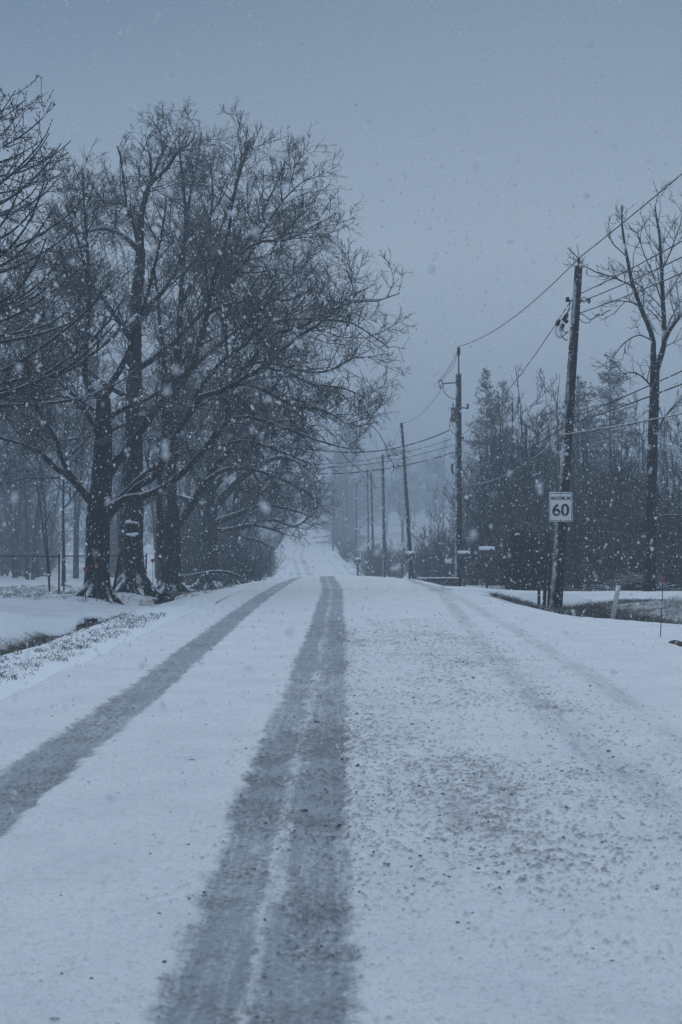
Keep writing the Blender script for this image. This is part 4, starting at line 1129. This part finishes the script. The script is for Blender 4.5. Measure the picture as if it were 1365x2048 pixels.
# lines crossing the road to the left trees
xs_ = [((906, 857), (640, 900), 60., .45, .026, 'thickest of the lines crossing the road, highest at the second pole'),
       ((912, 875), (560, 930), 58., .35, .012, 'thin upper line crossing the road beneath the thickest one'),
       ((912, 888), (560, 936), 58., .35, .012, 'thin middle line crossing the road into the left trees'),
       ((913, 903), (560, 944), 58., .40, .020, 'lowest line crossing the road into the left trees')]
for a, b, yl, sg, r, lb in xs_:
    A0 = at(a[0], a[1], y2 - .15); B0 = at(b[0], b[1], yl)
    B1 = A0 + (B0 - A0) * 1.9
    B1[2] = B0[2] + .5
    wire('service_line', lb, [(A0, B0, sg), (B0, B1, .1)], r)
wire('power_line', 'faint low wire linking the hazy pair of poles to the fourth pole', [(t4 - np.array([0, 0, 1.2]), t5 - np.array([0, 0, 1.0]), .4), (t5 - np.array([0, 0, 1.0]), t7 - np.array([0, 0, .8]), .4)], .012)

# brown stakes and dark post leaning by the nearest pole
def stake(pa, pb, y, w, d, mat, label, name='wooden_stake', cat='stake'):
    b = at(pa[0], pa[1], y); t = at(pb[0], pb[1], y + .15)
    b[2] = min(b[2], gz(b[0], b[1]) - .05)
    q = Vector(t - b).to_track_quat('Z', 'Y')
    L_ = float(np.linalg.norm(t - b))
    return single(name, [box((b + t) / 2, (w, d, L_), q)], M[mat], label, cat, b, smooth=False)
stake((1087, 1200), (1098, 1066), 39.2, .075, .07, 'brown_wood', 'brown wooden stake leaning toward the nearest pole, left of its twin')
stake((1096, 1200), (1104, 1076), 38.8, .065, .06, 'brown_wood', 'darker brown wooden stake touching the nearest utility pole')
stake((1078, 1198), (1079, 1118), 38.5, .075, .06, 'dark_steel', 'short dark upright post left of the two brown stakes', 'marker_post', 'post')

# leaning white post, thin rod with reflector
wb = at(1217, 1239, 31.); wt = at(1238, 1170, 31.)
wb[2] = gz(wb[0], wb[1]) - .1
single('marker_post', [tubes(np.stack([wb, wb + (wt - wb) * .5, wt])[None], np.full((1, 3), .052), 14, caps=True)], M['white_pvc'], 'leaning white plastic post in the snowy verge at right', 'post', wb)
rb = at(1321, 1276, 21.5); rt = at(1327, 1150, 21.5); rb[2] = gz(rb[0], rb[1]) - .1
r_ = thing('driveway_marker', 'thin tall rod with a faded red top in the verge at right', 'marker', rb)
part('rod', [rod(rb, rt, .0065, 6)], M['brown_wood'], r_)
part('reflector', [rod(rt + (rb - rt) * .02, rt + (rb - rt) * .11, .022, 10)], M['orange'], r_)

# red reflectors on stakes, left
def marker(px, py, y, label, dim=False):
    c = at(px, py, y); b = np.array([c[0] + .01, y, gz(c[0], y) - .1])
    root = thing('driveway_marker', label, 'marker', b, 'red disc markers by the left trees')
    part('rod', [rod(b, c, .010, 6)], M['steel'], root)
    part('reflector', [lathe(c + np.array([0, .0, 0]), [(0, -.012), (.055, -.012), (.062, 0), (.055, .012), (0, .012)], 16, axis=1)], M['red'], root)
marker(171, 1138, 38.2, 'left red disc marker of the pair before the nearest left trunk')
marker(193, 1131, 38.6, 'right red disc marker of the pair before the nearest left trunk')
marker(306, 1121, 45.0, 'dark red disc marker in the gap between two left trunks')
marker(331, 1120, 47.0, 'dim red disc marker in front of the forked tree trunk')
# leaning stick by the front trunk
stake((224, 1190), (241, 1108), 40.2, .075, .05, 'bark', 'dark board leaning against the flared trunk', 'leaning_board', 'board')

# snow lodged on the roots of the front tree
# ------------------------------------------------------------------ mailboxes
def mailbox(x, y, zt, w, l, post_r, label, mat, along='x', plank=True, post=True):
    """arched box on a post with a cap of snow; l is its length across the view"""
    zg = gz(x, y)
    root = thing('mailbox', label, 'mailbox', (x, y, zg), 'mailboxes along the right verge')
    h = w * 1.1
    n = 9
    prof = [(-w / 2, 0), (w / 2, 0), (w / 2, h - w / 2)] + [(w / 2 * math.cos(a), h - w / 2 + w / 2 * math.sin(a)) for a in np.linspace(0, math.pi, n)[1:-1]] + [(-w / 2, h - w / 2)]
    m = len(prof)
    def ext(sc, zo, l0, l1, shape=prof):
        V = np.array([[s, p[0] * sc, p[1] * sc + zo] for s in (l0, l1) for p in shape]) + np.array([x, y, zt])
        mm = len(shape)
        i = np.arange(mm); j = (i + 1) % mm
        return V, [np.stack([i, i + mm, j + mm, j], -1), np.arange(mm)[None, ::-1], (np.arange(mm) + mm)[None]]
    bd = part('box', [ext(1, 0, -l / 2, l / 2)], M[mat], root, smooth=False)
    part('door', [ext(1.06, -.006, -l / 2 - .02, -l / 2)], M[mat], bd, smooth=False)
    part('flag', [box((x + l * .2, y - w / 2 - .012, zt + h * .62), (.03, .012, h * .5)), box((x + l * .2 + .035, y - w / 2 - .012, zt + h * .82), (.07, .012, h * .18))], M['dark_steel'], bd, smooth=False)
    cap_ = [(w / 2 * 1.06 * math.cos(a), h - w / 2 + w / 2 * 1.06 * math.sin(a) + .0) for a in np.linspace(.45, math.pi - .45, 7)]
    cap_ = cap_ + [(p[0] * .96, p[1] + .055 * math.sin(math.pi * (k + .6) / 7.2) + .012) for k, p in reversed(list(enumerate(cap_)))]
    part('snow_cap', [ext(1, .0, -l / 2 - .01, l / 2 + .005, cap_)], M['snow'], root)
    if post:
        part('post', [box((x, y, (zt + zg - .3) / 2), (post_r * 2, post_r * 2, zt - zg + .3 - .04))], M['brown_wood' if post_r < .06 else 'pole'], root, smooth=False)
        part('shelf', [box((x - .04, y, zt - .025), (l * 1.05, w * .8, .04))], M['brown_wood'], root, smooth=False)
    return root
yM = 55.
mailbox(px_x(974, yM), yM, at(0, 1112, yM)[2], .27, .60, .042, 'grey snow topped mailbox on a slim post right of the second pole', 'grey_mailbox')
xM = px_x(928, 61.); 
mailbox(xM, 61., at(0, 1117, 61)[2], .24, .52, .05, 'grey snow capped mailbox close against the second utility pole', 'grey_mailbox')
mailbox(px_x(821, 85.), 85., at(0, 1117, 85)[2], .34, .56, .11, 'dark snow capped mailbox on a stout post by the leaning third pole', 'mailbox')
mailbox(px_x(716, 131.), 131., at(0, 1126, 131)[2], .38, .56, .09, 'small hazy mailbox at the road edge beyond the crest', 'mailbox')
# small dark box on a stem under the shrubs
yb = 57.; xb = px_x(1171, yb); zb_ = gz(xb, yb)
ct = at(1171, 1138, yb)
bx_ = thing('newspaper_box', 'small dark rounded box on a stem beneath the shrubs, right of the nearest pole', 'box', (xb, yb, zb_))
part('box', [lathe((xb, yb, ct[2] - .14), [(0, 0), (.09, .0), (.125, .08), (.13, .26), (.09, .34), (0, .36)], 14)], M['mailbox'], bx_)
part('stem', [rod((xb, yb, zb_ - .2), (xb, yb, ct[2] - .12), .045, 8)], M['pole'], bx_)

# low dark timber wall with snow on top, behind the second pole
yw = 61.2
wl = thing('retaining_wall', 'low dark timber retaining wall capped with snow beside the second utility pole', 'wall', (px_x(880, yw), yw, gz(px_x(880, yw), yw)))
xa, xb2 = px_x(838, yw), px_x(908, yw)
zt_ = at(0, 1154, yw)[2]; zg_ = at(0, 1172, yw)[2]
part('timbers', [box(((xa + xb2) / 2, yw - 1.4, zt_ - .10 - k * .16), (xb2 - xa, .16, .15)) for k in range(4)], M['stone'], wl, smooth=False)
part('snow_cap', [blobs(np.stack([np.linspace(xa, xb2, 22), np.full(22, yw - 1.38), np.full(22, zt_ - .005)], -1), np.tile([[.13, .12, .035]], (22, 1)), .12)], M['snow'], wl)

# ------------------------------------------------------------------ culverts
def culvert(px, py, y, r, length, label, cap=True):
    c = at(px, py, y); 
    root = thing('culvert_pipe', label, 'culvert', c, 'culvert pipe ends in the ditches')
    n = 40; u = np.linspace(0, 1, n)
    pr = [(r + .012 * math.cos(k * 2.1), v * length) for k, v in enumerate(u)] + [(r - .03 + .012 * math.cos(k * 2.1), v * length) for k, v in reversed(list(enumerate(u)))]
    V, q = lathe((0, 0, 0), pr + [pr[0]], 20)
    V = V[:, [0, 2, 1]] * np.array([1, 1, .8]) + c
    part('pipe', [(V, q)], M['pipe'], root)
    part('painted_shade_disc', [lathe(c + np.array([0, .5, 0]), [(0, 0), (r - .02, 0), (r - .02, .01), (0, .01)], 16, axis=1)], M['rubber'], root)  # black disc plugging the pipe, shade of the hollow put into its colour
    n = 15; a = np.linspace(.25, math.pi - .25, n)
    if cap: part('snow_cap', [blobs(np.stack([c[0] + np.cos(a) * r, c[1] + .10 + 0 * a, c[2] + np.sin(a) * r * .8 + .02], -1), np.tile([[.085, .18, .045]], (n, 1)) * (1 + .3 * np.random.default_rng(int(px)).standard_normal((n, 1))), .15)], M['snow'], root)
    # stones round the mouth
    g = np.random.default_rng(int(px) + 1)
    k = 9; ang = g.uniform(0, math.pi, k)
    part('stones', [blobs(np.stack([c[0] + np.cos(ang) * (r + .07), c[1] - .02 + g.normal(0, .06, k), c[2] + np.sin(ang) * r * .5 - .12], -1), g.uniform(.05, .10, (k, 3)), .15)], M['stone'], root)
culvert(181, 1249, 31.2, .20, 5.5, 'dark culvert mouth with snow on its rim at the end of the open left ditch')
culvert(330, 1198, 38.9, .20, 2.0, 'smaller dark culvert mouth in the snow below the forked tree', False)
culvert(1374, 1300, 19.4, .10, .7, 'dark culvert end poking from the verge at the right edge', False)

# ------------------------------------------------------------------ fences
def chain_fence(label, pts, h, posts_at, mesh_step=.09, brace=None):
    """pts: list of (x,y) corners"""
    b = pts[0]
    root = thing('chain_link_fence', label, 'fence', (b[0], b[1], gz(*b)))
    rails, wires, = [], []
    for (xa, ya), (xb, yb) in zip(pts[:-1], pts[1:]):
        L_ = math.hypot(xb - xa, yb - ya); n = max(2, int(L_ / 1.0) + 1)
        u = np.linspace(0, 1, n)
        X, Y = xa + (xb - xa) * u, ya + (yb - ya) * u
        Z = np.interp(u, [0, 1], [gz(xa, ya), gz(xb, yb)])
        rails.append(tubes(np.stack([X, Y, Z + h], -1)[None], np.full((1, n), .024), 8))
        nn = int(L_ / mesh_step)
        for sgn in (-1, 1):
            s0 = np.arange(-int(h / mesh_step), nn + int(h / mesh_step)) * mesh_step
            a0 = s0; a1 = s0 + sgn * h
            # clip to 0..L
            t0 = np.zeros_like(a0); t1 = np.ones_like(a0)
            lo = np.clip((0 - a0) / (a1 - a0), 0, 1); hi = np.clip((L_ - a0) / (a1 - a0), 0, 1)
            tA, tB = np.minimum(lo, hi), np.maximum(lo, hi)
            k = tB - tA > .02
            def pt(t):
                s = (a0 + (a1 - a0) * t) / L_
                return np.stack([xa + (xb - xa) * s, ya + (yb - ya) * s, gz(xa, ya) + (gz(xb, yb) - gz(xa, ya)) * s + .04 + (h - .05) * t], -1)
            wires.append(tubes(np.stack([pt(tA), pt(tB)], 1)[k], np.full((k.sum(), 2), .0026), 3))
    part('top_rail', rails, M['dark_steel'], root)
    part('mesh', wires, M['steel'], root)
    for (x, y) in posts_at:
        z = gz(x, y)
        part('post', [lathe((x, y, z - .2), [(0, 0), (.032, 0), (.032, h + .22), (.038, h + .23), (.03, h + .27), (0, h + .29)], 10)], M['dark_steel'], root)
    if brace: brace(root)
    return root
yf = 46.
x0, x1 = px_x(-330, yf), px_x(119, yf)
h1 = at(0, 1113, yf)[2] - gz(x1, yf)
pp = [(x1, yf)] + [(x1 - 3.0 * k, yf) for k in range(1, 4) if x1 - 3.0 * k > x0]
chain_fence('chain link fence with a corner post, left of the nearest trunk', [(x0, yf), (x1, yf)], h1, [(x, y) for x, y in pp])
yf2 = 53.
xa, xb = px_x(126, yf2), px_x(293, yf2)
h2 = at(0, 1112, yf2)[2] - gz(xb, yf2)
chain_fence('farther chain link fence seen between the left trunks', [(xa, yf2), (xb, yf2)], h2, [(xb, yf2), (xa + .05, yf2)])
# wire fence glimpsed in the gap at far right
yf3 = 75.
root = thing('wire_fence', 'slight wire fence in the pale gap right of the open crowned tree', 'fence', (px_x(1300, yf3), yf3, gz(px_x(1300, yf3), yf3)))
fx = [px_x(p, yf3) for p in (1262, 1288, 1314, 1340, 1366, 1392)]
for x in fx:
    part('post', [rod((x, yf3, gz(x, yf3) - .2), (x, yf3, gz(x, yf3) + 1.25), .035, 7)], M['pole'], root)
part('wires', [tubes(np.array([[x, yf3, gz(x, yf3) + hh] for x in fx])[None], np.full((1, len(fx)), .012), 5) for hh in (.5, .85, 1.18)], M['dark_steel'], root)
# fallen branch behind the snow mound, left
g = np.random.default_rng(9)
fb = np.array([[*at(p[0], p[1], 55.), r] for p, r in (((352, 1152), .02), ((385, 1150), .05), ((420, 1144), .06), ((445, 1143), .06), ((470, 1149), .05), ((486, 1156), .03))])
fr = resample(fb, 20)
fP, fR = grow(fr[None, :, :3], fr[None, :, 3], g, 5., (.3, .9), (25, 60), 5, up=.03, wander=.15, rmin=.01, rl=.008)
single('fallen_branch', [tubes(fr[None, :, :3], fr[None, :, 3], 8), tubes(fP, fR, 4)], M['bark'], 'snow lined fallen branch arched on the mound below the dense left trees', 'branch', fr[0, :3])

# ------------------------------------------------------------------ falling snow
def flakes(n):
    g = np.random.default_rng(500)
    d = 1.6 + 55 * g.random(n) ** .52
    x = g.uniform(-.33, .33, n) * d + g.uniform(-1.2, 1.2, n)
    z = 1.4 + g.uniform(-.36, .42, n) * d + g.uniform(-.3, .3, n)
    zg = ground(x, d)
    d[:260] = g.uniform(1.25, 3.2, 260); x[:260] = g.uniform(-.3, .3, 260) * d[:260]; z[:260] = 1.4 + g.uniform(-.36, .42, 260) * d[:260]; zg = ground(x, d)
    k = (z > zg + .03) & (np.hypot(x, np.hypot(d, z - 1.4)) > 1.25)
    C = np.stack([x, d, z], -1)[k]
    m = len(C); dd = C[:, 1]
    s = g.uniform(.5, 1.15, m) * np.interp(dd, [1.5, 4, 9, 18, 40], [.0034, .0042, .0060, .0076, .0088])
    S = np.stack([s * g.uniform(.7, 1.2, m), s * g.uniform(.7, 1.2, m), s * g.uniform(.9, 1.6, m)], -1)
    oct_v = np.array([[1, 0, 0], [-1, 0, 0], [0, 1, 0], [0, -1, 0], [0, 0, 1], [0, 0, -1.]])
    oct_f = np.array([[0, 2, 4], [2, 1, 4], [1, 3, 4], [3, 0, 4], [2, 0, 5], [1, 2, 5], [3, 1, 5], [0, 3, 5]])
    nr = dd < 16
    # a near flake is a clump of crystals: a few lumps stuck together
    cn, sn = C[nr], S[nr]
    cl = np.concatenate([cn + g.normal(0, .55, cn.shape) * sn for _ in range(3)]); sl_ = np.concatenate([sn * g.uniform(.5, .85, (len(sn), 1)) for _ in range(3)])
    return [blobs(C[~nr], S[~nr], .2, oct_v, oct_f), blobs(cl, sl_, .22)]
N_FLAKES = 105000
fo = link('falling_snow', mesh_np('falling_snow', flakes(N_FLAKES), True), M['flake'])
tag(fo, 'snowflakes falling through the air over the road', 'snow', kind='stuff')

# ------------------------------------------------------------------ haze, sky, light, camera
hz = box((0, 475, 14.), (1000, 1040, 38.))
HAZE = .0040
me = mesh_np('haze', [hz], False)
hm = bpy.data.materials.new('snow_haze'); hm.use_nodes = True
nt = hm.node_tree; nt.nodes.clear()
ho = nt.nodes.new('ShaderNodeOutputMaterial'); pv = nt.nodes.new('ShaderNodeVolumePrincipled')
pv.inputs['Color'].default_value = (.535, .605, .675, 1); pv.inputs['Density'].default_value = HAZE
pv.inputs['Anisotropy'].default_value = .1
nt.links.new(pv.outputs[0], ho.inputs['Volume'])
tag(link('haze', me, hm), kind='stuff')

W = bpy.data.worlds.new('World'); SC.world = W; W.use_nodes = True
nt = W.node_tree; nt.nodes.clear()
out = nt.nodes.new('ShaderNodeOutputWorld'); bg = nt.nodes.new('ShaderNodeBackground')
sky = nt.nodes.new('ShaderNodeTexSky'); sky.sky_type = 'NISHITA'; sky.sun_disc = False
SUN_EL, SUN_AZ = R_(36), R_(8)
sky.sun_elevation = SUN_EL; sky.sun_rotation = SUN_AZ
sky.air_density = 1.0; sky.dust_density = 4.0; sky.ozone_density = 2.0
# an even cloud deck over the clear sky: darker low down, brighter overhead
tc_ = nt.nodes.new('ShaderNodeTexCoord'); sx = nt.nodes.new('ShaderNodeSeparateXYZ')
nt.links.new(tc_.outputs['Generated'], sx.inputs[0])
rp = nt.nodes.new('ShaderNodeValToRGB')
e = rp.color_ramp.elements
e[0].position = 0.0; e[0].color = (.47, .63, .83, 1)
e[1].position = 1.0; e[1].color = (1.20, 1.50, 1.88, 1)
x = rp.color_ramp.elements.new(.20); x.color = (.52, .68, .87, 1)
x = rp.color_ramp.elements.new(.36); x.color = (.19, .335, .52, 1)
x = rp.color_ramp.elements.new(.6); x.color = (.97, 1.23, 1.56, 1)
nt.links.new(sx.outputs[2], rp.inputs[0])
sc2 = nt.nodes.new('ShaderNodeVectorMath'); sc2.operation = 'SCALE'; sc2.inputs['Scale'].default_value = 6.15
nt.links.new(rp.outputs[0], sc2.inputs[0])
mx = nt.nodes.new('ShaderNodeMix'); mx.data_type = 'RGBA'; mx.inputs[0].default_value = .965
nt.links.new(sky.outputs[0], mx.inputs[6]); nt.links.new(sc2.outputs[0], mx.inputs[7])
nt.links.new(mx.outputs[2], bg.inputs['Color']); bg.inputs['Strength'].default_value = .10
nt.links.new(bg.outputs[0], out.inputs[0])

sl = bpy.data.lights.new('sun', 'SUN'); sl.energy = .5; sl.angle = R_(35); sl.color = (1., .95, .90)
so = bpy.data.objects.new('sun', sl); COL.objects.link(so)
so.rotation_euler = (R_(90) - SUN_EL, 0, math.pi - SUN_AZ)
so.location = (0, 0, 60)

cd = bpy.data.cameras.new('camera'); cd.sensor_fit = 'VERTICAL'; cd.sensor_height = 36; cd.sensor_width = 24; cd.lens = 50
cd.clip_start = .05; cd.clip_end = 3000
cd.dof.use_dof = True; cd.dof.focus_distance = 30; cd.dof.aperture_fstop = 7
co = bpy.data.objects.new('camera', cd); COL.objects.link(co)
co.location = CAM; co.rotation_euler = (math.pi / 2 + PITCH, 0, 0)
SC.camera = co
SC.view_settings.view_transform = 'Standard'
try: SC.view_settings.look = 'None'
except Exception: pass
SC.view_settings.exposure = 0; SC.view_settings.gamma = 1
SC.cycles.max_bounces = 5; SC.cycles.diffuse_bounces = 2; SC.cycles.volume_bounces = 1
SC.cycles.use_denoising = True
#print('FACES', sum(len(o.data.polygons) for o in bpy.data.objects if o.type == 'MESH'), sum(len(m.polygons) for m in bpy.data.meshes))
